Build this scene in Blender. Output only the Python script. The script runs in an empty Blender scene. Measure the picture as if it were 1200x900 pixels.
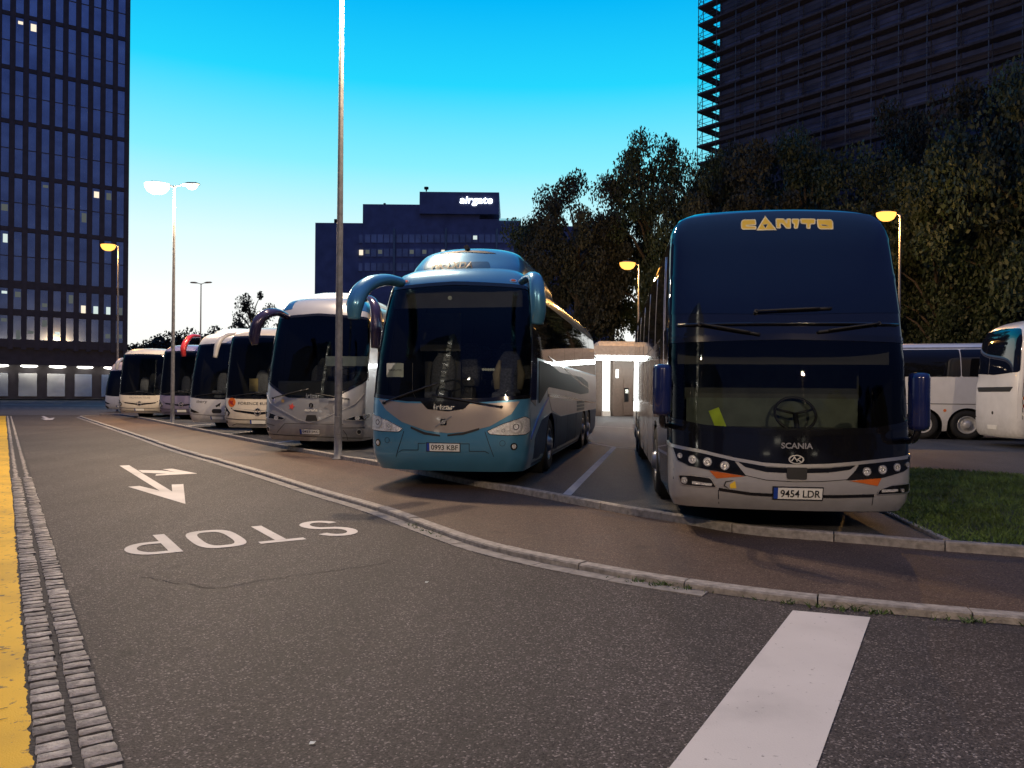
import bpy, bmesh, math, random
import numpy as np
from mathutils import Vector, Matrix
rad, sin, cos, pi = math.radians, math.sin, math.cos, math.pi
RN = random.Random(11)
C = bpy.context.scene.collection

# ------------------------------------------------------------------ camera model (eye at 0,0,EYE looking along +Y)
FPX, EYE, HOR, ROLL = 900.0, 1.55, 461.0, rad(0.5)
def ray(px, py):
    dx, dy = px - 600.0, py - HOR
    c, s = cos(ROLL), sin(ROLL)
    return (dx*c + dy*s)/FPX, (-dx*s + dy*c)/FPX
def G(px, py, z=0.0):                      # where the sight line of a photograph pixel meets the level z
    a, b = ray(px, py)
    Y = (EYE - z)/b
    return Vector((a*Y, Y, z))
def at_depth(px, py, Y):
    a, b = ray(px, py)
    return Vector((a*Y, Y, EYE - b*Y))
def proj(P):
    P = np.asarray(P, float)
    x, y = P[..., 0]/P[..., 1]*FPX, (EYE - P[..., 2])/P[..., 1]*FPX
    c, s = cos(ROLL), sin(ROLL)
    return np.stack([600 + x*c - y*s, HOR + x*s + y*c], -1)

# ------------------------------------------------------------------ object helpers
def setp(o, label=None, cat=None, group=None, kind=None):
    if label: o['label'] = label
    if cat: o['category'] = cat
    if group: o['group'] = group
    if kind: o['kind'] = kind
    return o
def empty(name, loc=(0, 0, 0), rz=0.0, parent=None, **k):
    o = bpy.data.objects.new(name, None); C.objects.link(o)
    o.location = loc; o.rotation_euler = (0, 0, rz); o.empty_display_size = .2
    if parent: o.parent = parent
    return setp(o, **k)
def link(name, me, mat=None, parent=None, **k):
    if mat is not None:
        for m in (mat if isinstance(mat, (list, tuple)) else [mat]): me.materials.append(m)
    o = bpy.data.objects.new(name, me); C.objects.link(o)
    if parent: o.parent = parent
    return setp(o, **k)
def obj(name, bm, mat=None, parent=None, smooth=False, **k):
    me = bpy.data.meshes.new(name)
    if smooth:
        for f in bm.faces: f.smooth = True
    bm.to_mesh(me); bm.free()
    return link(name, me, mat, parent, **k)
def arr_obj(name, V, Fc, mat, parent=None, **k):    # big meshes from numpy arrays, equal-sided faces
    V = np.asarray(V, np.float32).reshape(-1, 3); Fc = np.asarray(Fc, np.int32)
    n = Fc.shape[1]
    me = bpy.data.meshes.new(name)
    me.vertices.add(len(V)); me.vertices.foreach_set('co', V.ravel())
    me.loops.add(Fc.size); me.loops.foreach_set('vertex_index', Fc.ravel())
    me.polygons.add(len(Fc))
    me.polygons.foreach_set('loop_start', np.arange(0, Fc.size, n, dtype=np.int32))
    me.update(calc_edges=True)
    return link(name, me, mat, parent, **k)
def box(bm, lo, hi, mtx=None, bev=0.0):
    lo, hi = Vector(lo), Vector(hi)
    vs = [bm.verts.new((x, y, z)) for x in (lo.x, hi.x) for y in (lo.y, hi.y) for z in (lo.z, hi.z)]
    fs = [bm.faces.new([vs[i] for i in q]) for q in ((0,1,3,2),(4,6,7,5),(0,4,5,1),(2,3,7,6),(0,2,6,4),(1,5,7,3))]
    if bev:
        es = list({e for f in fs for e in f.edges})
        r = bmesh.ops.bevel(bm, geom=es, offset=bev, segments=2, affect='EDGES', profile=.5)
        vs = list({v for f in r['faces'] for v in f.verts} | {v for v in vs if v.is_valid})
    if mtx is not None:
        for v in vs: v.co = mtx @ v.co
    return vs
def catmull(P, n=8):
    P = [Vector(p) for p in P]
    Q = [2*P[0]-P[1]] + P + [2*P[-1]-P[-2]]
    out = []
    for i in range(1, len(Q)-2):
        for k in range(n):
            t = k/n; a, b, c, d = Q[i-1], Q[i], Q[i+1], Q[i+2]
            out.append(.5*((2*b)+(c-a)*t+(2*a-5*b+4*c-d)*t*t+(3*b-3*c+d-a)*t**3))
    out.append(P[-1].copy())
    return out
def tube(bm, P, r, seg=8, flat=None, up=None, caps=True):
    """sweep along points P; r float or list; flat = list/float ratio for the second axis"""
    P = [Vector(p) for p in P]; n = len(P)
    r = r if isinstance(r, (list, tuple)) else [r]*n
    fl = flat if isinstance(flat, (list, tuple)) else [flat or 1.0]*n
    rings = []; prev = None
    for i, p in enumerate(P):
        t = (P[min(i+1, n-1)] - P[max(i-1, 0)])
        t = t.normalized() if t.length > 1e-9 else Vector((0, 0, 1))
        if prev is None:
            a = Vector(up) if up else (Vector((1, 0, 0)) if abs(t.x) < .8 else Vector((0, 1, 0)))
        else: a = prev
        a = (a - t*a.dot(t)).normalized(); prev = a
        b = t.cross(a)
        rings.append([bm.verts.new(p + a*(r[i]*cos(2*pi*k/seg)) + b*(r[i]*fl[i]*sin(2*pi*k/seg))) for k in range(seg)])
    for A, B in zip(rings, rings[1:]):
        for k in range(seg):
            f = bm.faces.new((A[k], A[(k+1) % seg], B[(k+1) % seg], B[k])); f.smooth = True
    if caps:
        for q in (list(reversed(rings[0])), rings[-1]):
            try: bm.faces.new(q)
            except ValueError: pass
def lathe(bm, prof, seg=24, mtx=None):
    """prof: (radius, height) pairs about +Z"""
    rings = []
    for r_, z in prof:
        rings.append([bm.verts.new((r_*cos(2*pi*k/seg), r_*sin(2*pi*k/seg), z)) for k in range(seg)] if r_ > 1e-6 else [bm.verts.new((0, 0, z))])
    for A, B in zip(rings, rings[1:]):
        for k in range(seg):
            a = [A[k % len(A)], A[(k+1) % len(A)], B[(k+1) % len(B)], B[k % len(B)]]
            u = []
            for v in a:
                if v not in u: u.append(v)
            if len(u) >= 3:
                f = bm.faces.new(u); f.smooth = True
    if mtx is not None:
        for R_ in rings:
            for v in R_: v.co = mtx @ v.co
def poly_flat(bm, pts, z=None):
    vs = [bm.verts.new(p if z is None else (p[0], p[1], z)) for p in pts]
    f = bm.faces.new(vs)
    if f.normal.z < 0: f.normal_flip()
    f.normal_update()
    if f.normal.z < 0: f.normal_flip()
    return f

# ------------------------------------------------------------------ materials
def _nodes(name):
    m = bpy.data.materials.new(name); m.use_nodes = True
    nt = m.node_tree; nt.nodes.clear()
    out = nt.nodes.new('ShaderNodeOutputMaterial')
    return m, nt, out
def N(nt, t, **k):
    n = nt.nodes.new(t)
    for a, b in k.items():
        if a.startswith('_'): setattr(n, a[1:], b)
    return n
def ramp(nt, stops, interp='LINEAR'):
    n = nt.nodes.new('ShaderNodeValToRGB'); cr = n.color_ramp; cr.interpolation = interp
    while len(cr.elements) < len(stops): cr.elements.new(.5)
    for e, (p, c) in zip(cr.elements, stops):
        e.position = p; e.color = (*c, 1) if len(c) == 3 else c
    return n
def g3(v): return (v, v, v)
def M(name, col, rough=.5, metal=0.0, coat=0.0, spec=.5, vary=.18, vscale=6.0, bump=0.0, bscale=40.0, lining=False, ior=1.5, emit=None, estr=0.0, dirt=0.0):
    m, nt, out = _nodes(name); L = nt.links.new
    p = nt.nodes.new('ShaderNodeBsdfPrincipled'); L(p.outputs[0], out.inputs[0])
    p.inputs['Roughness'].default_value = rough; p.inputs['Metallic'].default_value = metal
    p.inputs['Coat Weight'].default_value = coat; p.inputs['Coat Roughness'].default_value = .04
    p.inputs['Specular IOR Level'].default_value = spec; p.inputs['IOR'].default_value = ior
    tc = nt.nodes.new('ShaderNodeTexCoord')
    nz = N(nt, 'ShaderNodeTexNoise'); nz.inputs['Scale'].default_value = vscale; nz.inputs['Detail'].default_value = 5
    L(tc.outputs['Object'], nz.inputs['Vector'])
    lo = tuple(max(0, c*(1-vary)) for c in col); hi = tuple(min(1, c*(1+vary)) for c in col)
    rp = ramp(nt, [(.3, lo), (.7, hi)]); L(nz.outputs[0], rp.inputs[0])
    colout = rp.outputs[0]
    if dirt > 0:                                         # road film: brown dust low down on the sheet metal
        sx = N(nt, 'ShaderNodeSeparateXYZ'); L(tc.outputs['Object'], sx.inputs[0])
        mr = N(nt, 'ShaderNodeMapRange'); L(sx.outputs[2], mr.inputs[0])
        mr.inputs[1].default_value = .25; mr.inputs[2].default_value = 1.1; mr.inputs[3].default_value = dirt; mr.inputs[4].default_value = 0
        n2 = N(nt, 'ShaderNodeTexNoise'); n2.inputs['Scale'].default_value = 9; n2.inputs['Detail'].default_value = 6; L(tc.outputs['Object'], n2.inputs['Vector'])
        mu = N(nt, 'ShaderNodeMath', _operation='MULTIPLY'); L(mr.outputs[0], mu.inputs[0]); L(n2.outputs[0], mu.inputs[1])
        mx = N(nt, 'ShaderNodeMix', _data_type='RGBA'); L(mu.outputs[0], mx.inputs[0]); L(colout, mx.inputs[6]); mx.inputs[7].default_value = (.09, .075, .06, 1)
        colout = mx.outputs[2]
        r2 = N(nt, 'ShaderNodeMapRange'); L(mu.outputs[0], r2.inputs[0]); r2.inputs[3].default_value = rough; r2.inputs[4].default_value = min(1, rough+.6)
        L(r2.outputs[0], p.inputs['Roughness'])
    L(colout, p.inputs['Base Color'])
    if bump:
        nb = N(nt, 'ShaderNodeTexNoise'); nb.inputs['Scale'].default_value = bscale; nb.inputs['Detail'].default_value = 6
        L(tc.outputs['Object'], nb.inputs['Vector'])
        bp = N(nt, 'ShaderNodeBump'); bp.inputs['Strength'].default_value = bump; bp.inputs['Distance'].default_value = .02
        L(nb.outputs[0], bp.inputs['Height']); L(bp.outputs[0], p.inputs['Normal'])
    if emit:
        p.inputs['Emission Color'].default_value = (*emit, 1); p.inputs['Emission Strength'].default_value = estr
    if lining:                                           # the inside face of body panels is dark trim
        ge = N(nt, 'ShaderNodeNewGeometry'); d = N(nt, 'ShaderNodeBsdfDiffuse'); d.inputs[0].default_value = (.03, .03, .034, 1)
        ms = N(nt, 'ShaderNodeMixShader'); L(ge.outputs['Backfacing'], ms.inputs[0]); L(p.outputs[0], ms.inputs[1]); L(d.outputs[0], ms.inputs[2])
        L(ms.outputs[0], out.inputs[0])
    return m
def glow(name, col, s):
    m, nt, out = _nodes(name)
    e = nt.nodes.new('ShaderNodeEmission'); e.inputs[0].default_value = (*col, 1); e.inputs[1].default_value = s
    nt.links.new(e.outputs[0], out.inputs[0]); return m
def glass(name, tint, ior=1.5, rough=0.0):
    m, nt, out = _nodes(name); L = nt.links.new
    t = nt.nodes.new('ShaderNodeBsdfTransparent'); t.inputs[0].default_value = (*tint, 1)
    g = nt.nodes.new('ShaderNodeBsdfGlossy'); g.inputs['Roughness'].default_value = rough; g.inputs[0].default_value = (.8, .8, .8, 1)
    f = nt.nodes.new('ShaderNodeFresnel'); f.inputs[0].default_value = ior
    x = nt.nodes.new('ShaderNodeMixShader')
    L(f.outputs[0], x.inputs[0]); L(t.outputs[0], x.inputs[1]); L(g.outputs[0], x.inputs[2]); L(x.outputs[0], out.inputs[0])
    return m
def asphalt(name, base, light, speck=.9, warm=1.0, crackle=0.0, sheen=.62):
    m, nt, out = _nodes(name); L = nt.links.new
    p = nt.nodes.new('ShaderNodeBsdfPrincipled'); L(p.outputs[0], out.inputs[0])
    tc = nt.nodes.new('ShaderNodeTexCoord'); O = tc.outputs['Object']
    v = N(nt, 'ShaderNodeTexVoronoi'); v.inputs['Scale'].default_value = 110; L(O, v.inputs['Vector'])
    sp = N(nt, 'ShaderNodeSeparateColor'); L(v.outputs['Color'], sp.inputs[0])
    r1 = ramp(nt, [(0, tuple(c*.45 for c in base)), (.35, base), (.84, tuple(c*1.4 for c in base)), (.94, light), (1, tuple(c*1.7 for c in light))])
    L(sp.outputs[0], r1.inputs[0])
    n1 = N(nt, 'ShaderNodeTexNoise'); n1.inputs['Scale'].default_value = .35; n1.inputs['Detail'].default_value = 6; L(O, n1.inputs['Vector'])
    n2 = N(nt, 'ShaderNodeTexNoise'); n2.inputs['Scale'].default_value = 5; n2.inputs['Detail'].default_value = 5; L(O, n2.inputs['Vector'])
    a = ramp(nt, [(.3, g3(.84)), (.7, g3(1.12))]); L(n1.outputs[0], a.inputs[0])
    b = ramp(nt, [(.3, g3(.9)), (.7, g3(1.08))]); L(n2.outputs[0], b.inputs[0])
    m1 = N(nt, 'ShaderNodeMix', _data_type='RGBA', _blend_type='MULTIPLY'); m1.inputs[0].default_value = 1; L(r1.outputs[0], m1.inputs[6]); L(a.outputs[0], m1.inputs[7])
    m2 = N(nt, 'ShaderNodeMix', _data_type='RGBA', _blend_type='MULTIPLY'); m2.inputs[0].default_value = 1; L(m1.outputs[2], m2.inputs[6]); L(b.outputs[0], m2.inputs[7])
    mp = N(nt, 'ShaderNodeMapping'); mp.inputs['Rotation'].default_value = (0, 0, rad(-33.5)); mp.inputs['Scale'].default_value = (1.5, .07, 1); L(O, mp.inputs['Vector'])
    n4 = N(nt, 'ShaderNodeTexNoise'); n4.inputs['Scale'].default_value = 1.0; n4.inputs['Detail'].default_value = 4; L(mp.outputs[0], n4.inputs['Vector'])      # tyre polish along the road
    n5 = N(nt, 'ShaderNodeTexNoise'); n5.inputs['Scale'].default_value = 1.9; n5.inputs['Detail'].default_value = 3; L(O, n5.inputs['Vector'])               # drips of oil
    c4 = ramp(nt, [(.35, g3(.86)), (.65, g3(1.12))]); L(n4.outputs[0], c4.inputs[0])
    c5 = ramp(nt, [(.66, g3(1)), (.74, g3(.72))]); L(n5.outputs[0], c5.inputs[0])
    m3 = N(nt, 'ShaderNodeMix', _data_type='RGBA', _blend_type='MULTIPLY'); m3.inputs[0].default_value = 1; L(m2.outputs[2], m3.inputs[6]); L(c4.outputs[0], m3.inputs[7])
    m4 = N(nt, 'ShaderNodeMix', _data_type='RGBA', _blend_type='MULTIPLY'); m4.inputs[0].default_value = 1; L(m3.outputs[2], m4.inputs[6]); L(c5.outputs[0], m4.inputs[7])
    L(m4.outputs[2], p.inputs['Base Color'])
    rr = ramp(nt, [(.3, g3(sheen-.02)), (.7, g3(sheen+.05))]); L(n2.outputs[0], rr.inputs[0]); L(rr.outputs[0], p.inputs['Roughness'])
    p.inputs['Specular IOR Level'].default_value = .2
    bp = N(nt, 'ShaderNodeBump'); bp.inputs['Strength'].default_value = .5; bp.inputs['Distance'].default_value = .005
    inv = N(nt, 'ShaderNodeMath', _operation='SUBTRACT'); inv.inputs[0].default_value = 1; L(v.outputs['Distance'], inv.inputs[1])
    L(inv.outputs[0], bp.inputs['Height']); L(bp.outputs[0], p.inputs['Normal'])
    return m
def worn_paint(name, col, under, wear=.42, scale=9.0):
    m, nt, out = _nodes(name); L = nt.links.new
    p = nt.nodes.new('ShaderNodeBsdfPrincipled'); L(p.outputs[0], out.inputs[0]); p.inputs['Roughness'].default_value = .7
    tc = nt.nodes.new('ShaderNodeTexCoord'); O = tc.outputs['Object']
    n = N(nt, 'ShaderNodeTexNoise'); n.inputs['Scale'].default_value = scale; n.inputs['Detail'].default_value = 9; n.inputs['Roughness'].default_value = .7; L(O, n.inputs['Vector'])
    n3 = N(nt, 'ShaderNodeTexNoise'); n3.inputs['Scale'].default_value = 1.3; n3.inputs['Detail'].default_value = 5; L(O, n3.inputs['Vector'])
    s = ramp(nt, [(wear-.06, g3(0)), (wear, g3(1))]); L(n.outputs[0], s.inputs[0])
    c = ramp(nt, [(.3, tuple(x*.70 for x in col)), (.5, tuple(x*.92 for x in col)), (.7, col)]); L(n3.outputs[0], c.inputs[0])
    x = N(nt, 'ShaderNodeMix', _data_type='RGBA'); L(s.outputs[0], x.inputs[0]); x.inputs[6].default_value = (*under, 1); L(c.outputs[0], x.inputs[7])
    L(x.outputs[2], p.inputs['Base Color'])
    b = N(nt, 'ShaderNodeTexNoise'); b.inputs['Scale'].default_value = 120; L(O, b.inputs['Vector'])
    bp = N(nt, 'ShaderNodeBump'); bp.inputs['Strength'].default_value = .4; bp.inputs['Distance'].default_value = .004; L(b.outputs[0], bp.inputs['Height']); L(bp.outputs[0], p.inputs['Normal'])
    return m

mt = {}
mt['road'] = asphalt('road_asphalt', (.049, .041, .038), (.15, .13, .12), sheen=.72)
mt['walk'] = asphalt('pavement_asphalt', (.078, .052, .040), (.13, .098, .076))
mt['lot'] = asphalt('lot_asphalt', (.044, .044, .046), (.10, .10, .10), sheen=.6)
mt['street'] = asphalt('street_asphalt', (.085, .085, .085), (.16, .16, .16))
mt['kerb'] = M('granite_kerb', (.27, .245, .215), .75, vary=.35, vscale=14, bump=.5, bscale=60)
mt['gutter'] = M('gutter_slab', (.20, .185, .17), .8, vary=.3, vscale=10, bump=.5)
mt['sett'] = M('granite_sett', (.29, .26, .23), .72, vary=.4, vscale=22, bump=.9, bscale=55)
mt['sett2'] = M('granite_sett_dark', (.21, .19, .17), .75, vary=.4, vscale=22, bump=.9, bscale=55)
mt['sett3'] = M('granite_sett_pale', (.35, .315, .28), .7, vary=.4, vscale=22, bump=.9, bscale=55)
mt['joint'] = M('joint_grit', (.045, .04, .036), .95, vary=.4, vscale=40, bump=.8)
mt['white'] = worn_paint('white_road_paint', (.58, .54, .50), (.14, .125, .11), wear=.37, scale=26)
mt['yellow'] = worn_paint('yellow_road_paint', (.74, .43, .002), (.13, .09, .03), wear=.425, scale=13)
mt['ground'] = M('bare_ground', (.06, .06, .055), .9, vary=.3, vscale=.5)
mt['soil'] = M('lawn_soil', (.025, .035, .012), .95, vary=.4, vscale=3)
mt['blade'] = M('grass_blade', (.07, .12, .022), .7, vary=.55, vscale=1.7)
mt['weed'] = M('weed_leaf', (.06, .10, .025), .7, vary=.4)
mt['bark'] = M('bark', (.06, .05, .04), .9, vary=.4, bump=.8)
mt['tyre'] = M('tyre_rubber', (.012, .012, .012), .8)
mt['rim'] = M('rim_steel', (.42, .42, .42), .35, .8)
mt['rimpale'] = M('rim_painted', (.5, .5, .5), .4, .2)
mt['under'] = M('underbody', (.01, .01, .01), .9)
mt['darkpanel'] = M('dark_satin_panel', (.014, .014, .015), .5, spec=.2)
mt['gasket'] = M('black_gloss_trim', (.006, .006, .007), .12, coat=.5)
mt['matt'] = M('black_plastic', (.012, .012, .013), .55)
mt['sideglass'] = M('tinted_side_glass', (.006, .006, .007), .03, spec=.7, vary=.05)
mt['upglass'] = M('dark_upper_glass', (.004, .006, .014), .03, spec=.8, vary=.05)
mt['wind'] = glass('windscreen_glass', (.72, .76, .74), 1.45)
mt['lens'] = glass('lamp_lens', (.9, .9, .9), 1.45)
mt['chrome'] = M('chrome', (.70, .69, .67), .28, .85, vary=.05)
mt['reflector'] = M('lamp_reflector', (.72, .72, .70), .32, .45, vary=.3, vscale=45, bump=.8, bscale=45)
mt['plate'] = M('plate_white', (.74, .74, .70), .4, vary=.05)
mt['ink'] = M('plate_black', (.012, .012, .012), .5)
mt['euro'] = M('plate_blue', (.01, .05, .32), .4)
mt['dash'] = M('dashboard_plastic', (.04, .04, .042), .6)
mt['seat'] = M('seat_cloth', (.09, .095, .12), .9, vary=.4, vscale=30)
mt['seatpale'] = M('seat_trim_beige', (.30, .25, .16), .8)
mt['blind'] = M('sun_blind', (.42, .47, .42), .85, vary=.1)
mt['paper'] = M('paper', (.62, .66, .60), .8, vary=.06)
mt['pole'] = M('galvanised_steel', (.20, .20, .205), .65, .25, vary=.25, vscale=9)
mt['orange'] = M('orange_plastic', (.55, .12, .015), .3, coat=.3)
mt['red'] = M('red_lens', (.28, .03, .02), .2, coat=.5)
def paint(name, col, metal=.35, rough=.32, dirt=.55): return M(name, col, rough, metal, coat=.8, vary=.05, vscale=3, lining=True, dirt=dirt)
# ------------------------------------------------------------------ curved coach bodies
def mono(xk, yk, x):
    xk, yk = np.asarray(xk, float), np.asarray(yk, float)
    h = np.diff(xk); d = np.diff(yk)/h; m = np.empty(len(xk)); m[0], m[-1] = d[0], d[-1]
    for i in range(1, len(xk)-1):
        m[i] = 0 if d[i-1]*d[i] <= 0 else 3*(h[i-1]+h[i])/((2*h[i]+h[i-1])/d[i-1] + (h[i]+2*h[i-1])/d[i])
    x = np.clip(x, xk[0], xk[-1]); i = np.clip(np.searchsorted(xk, x)-1, 0, len(h)-1)
    t = (x-xk[i])/h[i]
    return (2*t**3-3*t**2+1)*yk[i] + (t**3-2*t**2+t)*h[i]*m[i] + (-2*t**3+3*t**2)*yk[i+1] + (t**3-t**2)*h[i]*m[i+1]
class Shell:
    """front face looks along -Y. surface coordinates: s = metres round the outline from the middle of the front, v = height (then over the roof)"""
    def __init__(self, L, prof, d=.5, n=3.4, dr=.25, bulge=.10, y0=0.0):
        self.L, self.d, self.dr, self.bulge, self.y0 = L, d, dr, bulge, y0
        self.prof = np.array(prof, float)                # v, half width, front setback, z, rear setback
        t = np.linspace(0, pi/2, 600)
        X = np.sin(t)**(2/n); Y = (1-np.cos(t)**(2/n)); Y = Y + bulge/d*X**2*0
        P = np.stack([1.275*X, d*Y + bulge*X**2], 1)
        a = np.concatenate([[0], np.cumsum(np.hypot(*np.diff(P, axis=0).T))])
        self.fa, self.fX, self.fY = a, X, P[:, 1]
        self.A = a[-1]; self.dd = P[-1, 1]
        Yr = dr*(1-np.cos(t)**(2/4.0)); Xr = np.sin(t)**(2/4.0)
        ar = np.concatenate([[0], np.cumsum(np.hypot(1.275*np.diff(Xr), np.diff(Yr)))])
        self.ra, self.rX, self.rY = ar, Xr, Yr; self.Ar = ar[-1]
        self.side = L - self.dd - dr
        self.S = self.A + self.side + self.Ar
        self.v0, self.v1 = self.prof[0, 0], self.prof[-1, 0]
    def pt(self, s, v):
        s, v = np.asarray(s, float), np.asarray(v, float)
        s = np.where(np.abs(s) > self.S, s - 2*self.S*np.sign(s), s)
        p = self.prof; w, yf, z, yr = (mono(p[:, 0], p[:, k], v) for k in (1, 2, 3, 4))
        a = np.abs(s); sg = np.where(s < 0, -1, 1)
        X = np.interp(a, self.fa, self.fX); Y = np.interp(a, self.fa, self.fY)
        q = a - self.A
        fade = np.clip(1 - np.maximum(q, 0)/2.5, 0, 1)
        y = np.where(q < 0, yf + Y, self.dd + q + yf*fade)
        x = np.where(q < 0, w*X, w)
        t = self.S - a
        rear = q > self.side
        x = np.where(rear, w*np.interp(t, self.ra, self.rX), x)
        y = np.where(rear, self.L - yr - np.interp(t, self.ra, self.rY), y - np.where(q > 0, yr*np.clip(q/self.side, 0, 1)**8, 0))
        return np.stack([sg*x, y + self.y0, z + 0*x], -1)
    def nrm(self, s, v, e=.004):
        a = self.pt(s+e, v) - self.pt(s-e, v); b = self.pt(s, np.minimum(v+e, self.v1)) - self.pt(s, np.maximum(v-e, self.v0))
        n = np.cross(a, b); l = np.linalg.norm(n, axis=-1, keepdims=True)
        return n/np.maximum(l, 1e-9)
    def sx(self, frac):                                  # s for a lateral fraction of the half width
        return math.copysign(float(np.interp(abs(frac), self.fX, self.fa)), frac)
    def sy(self, y, side=1):                             # s for a lengthwise position on a flank
        return side*(self.A + y - self.dd)

def flat_mesh(poly, holes, sl, vl):
    bm = bmesh.new()
    f = bm.faces.new([bm.verts.new((p[0], p[1], 0)) for p in poly])
    f.normal_update()
    if f.normal.z < 0: f.normal_flip()
    bmesh.ops.triangulate(bm, faces=bm.faces[:])
    def cut(co, no):
        bmesh.ops.bisect_plane(bm, geom=bm.verts[:]+bm.edges[:]+bm.faces[:], plane_co=(*co, 0), plane_no=(*no, 0), dist=1e-5)
    for s in sl: cut((s, 0), (1, 0))
    for v in vl: cut((0, v), (0, 1))
    for h in holes:
        xs, ys = [p[0] for p in h], [p[1] for p in h]; lim = (min(xs)-1e-3, max(xs)+1e-3, min(ys)-1e-3, max(ys)+1e-3)
        fs = []
        for q in bm.faces:
            c = [v.co for v in q.verts]
            if max(v.x for v in c) < lim[0] or min(v.x for v in c) > lim[1] or max(v.y for v in c) < lim[2] or min(v.y for v in c) > lim[3]: continue
            fs.append(q)
        g = list({v for q in fs for v in q.verts}) + list({e for q in fs for e in q.edges}) + fs
        for a, b in zip(h, h[1:]+h[:1]):
            dx, dy = b[0]-a[0], b[1]-a[1]
            if math.hypot(dx, dy) < 1e-6 or not g: continue
            g = bmesh.ops.bisect_plane(bm, geom=g, plane_co=(*a, 0), plane_no=(-dy, dx, 0), dist=1e-5)['geom']
        def inside(x, y):
            r = False
            for (ax, ay), (bx, by) in zip(h, h[1:]+h[:1]):
                if (ay > y) != (by > y) and x < (bx-ax)*(y-ay)/(by-ay)+ax: r = not r
            return r
        dead = []
        for q in bm.faces:
            c = q.calc_center_median()
            if lim[0] < c.x < lim[1] and lim[2] < c.y < lim[3] and inside(c.x, c.y): dead.append(q)
        bmesh.ops.delete(bm, geom=dead, context='FACES')
    bmesh.ops.remove_doubles(bm, verts=bm.verts[:], dist=1e-5)
    return bm
def arange(a, b, st):
    n = max(1, int(round((b-a)/st))); return [a+(b-a)*i/n for i in range(1, n)]
def smooth_loop(P, n=5):
    m = len(P); out = []
    for i in range(m):
        a, b, c, d = (Vector((*P[(i+k) % m], 0)) for k in (-1, 0, 1, 2))
        for k in range(n):
            t = k/n; q = .5*((2*b)+(c-a)*t+(2*a-5*b+4*c-d)*t*t+(3*b-3*c+d-a)*t**3); out.append((q.x, q.y))
    return out
def rounded(P, r=.06, n=4):                              # polygon with rounded corners
    out = []; m = len(P)
    for i in range(m):
        a, b, c = (Vector((*P[(i+k) % m], 0)) for k in (-1, 0, 1))
        u, w = (a-b), (c-b); q = min(r, u.length*.45, w.length*.45)
        p0, p2 = b+u.normalized()*q, b+w.normalized()*q
        for k in range(n+1):
            t = k/n; z = p0*(1-t)**2 + b*2*t*(1-t) + p2*t*t; out.append((z.x, z.y))
    return out
def circ(c, r, n=20, asp=1.0): return [(c[0]+r*cos(2*pi*k/n)*asp, c[1]+r*sin(2*pi*k/n)) for k in range(n)]
def ribbon(P, w):                                        # closed outline of a stroked open polyline
    P = [Vector((*p, 0)) for p in P]; l, r = [], []
    ws = w if isinstance(w, (list, tuple)) else [w]*len(P)
    for i, p in enumerate(P):
        a = (P[i]-P[i-1]).normalized() if i else None; b = (P[i+1]-P[i]).normalized() if i < len(P)-1 else None
        t = ((a or b)+(b or a)).normalized(); nn = Vector((-t.y, t.x, 0)); k = 1/max(.5, nn.dot(Vector((-(a or b).y, (a or b).x, 0))))
        l.append(p+nn*ws[i]/2*k); r.append(p-nn*ws[i]/2*k)
    return [(q.x, q.y) for q in l+r[::-1]]
def inset(P, d):
    m = len(P); P = [Vector((*p, 0)) for p in P]
    ar = sum(P[i].x*P[(i+1) % m].y-P[(i+1) % m].x*P[i].y for i in range(m)); sg = 1 if ar > 0 else -1
    out = []
    for i in range(m):
        a, b = (P[i]-P[i-1]), (P[(i+1) % m]-P[i])
        if a.length < 1e-7 or b.length < 1e-7: out.append((P[i].x, P[i].y)); continue
        a.normalize(); b.normalize(); t = (a+b)
        if t.length < 1e-6: t = a
        t.normalize(); nn = Vector((-t.y, t.x, 0))*sg; k = 1/max(.45, nn.dot(Vector((-a.y, a.x, 0))*sg))
        q = P[i]+nn*d*k; out.append((q.x, q.y))
    return out

FONT = {}
def text_polys(body, bold=0.0):
    cu = bpy.data.curves.new('tmp', 'FONT'); cu.body = body; cu.size = 1; cu.offset = bold; cu.resolution_u = 3
    o = bpy.data.objects.new('tmp', cu); C.objects.link(o)
    dg = bpy.context.evaluated_depsgraph_get(); me = bpy.data.meshes.new_from_object(o.evaluated_get(dg))
    V = [v.co.copy() for v in me.vertices]; Fs = [list(p.vertices) for p in me.polygons]
    bpy.data.objects.remove(o); bpy.data.curves.remove(cu); bpy.data.meshes.remove(me)
    x0, x1 = min(v.x for v in V), max(v.x for v in V); y0, y1 = min(v.y for v in V), max(v.y for v in V)
    return [((v.x-(x0+x1)/2)/(x1-x0), (v.y-(y0+y1)/2)/(y1-y0)) for v in V], Fs, (x1-x0)/(y1-y0)

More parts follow.
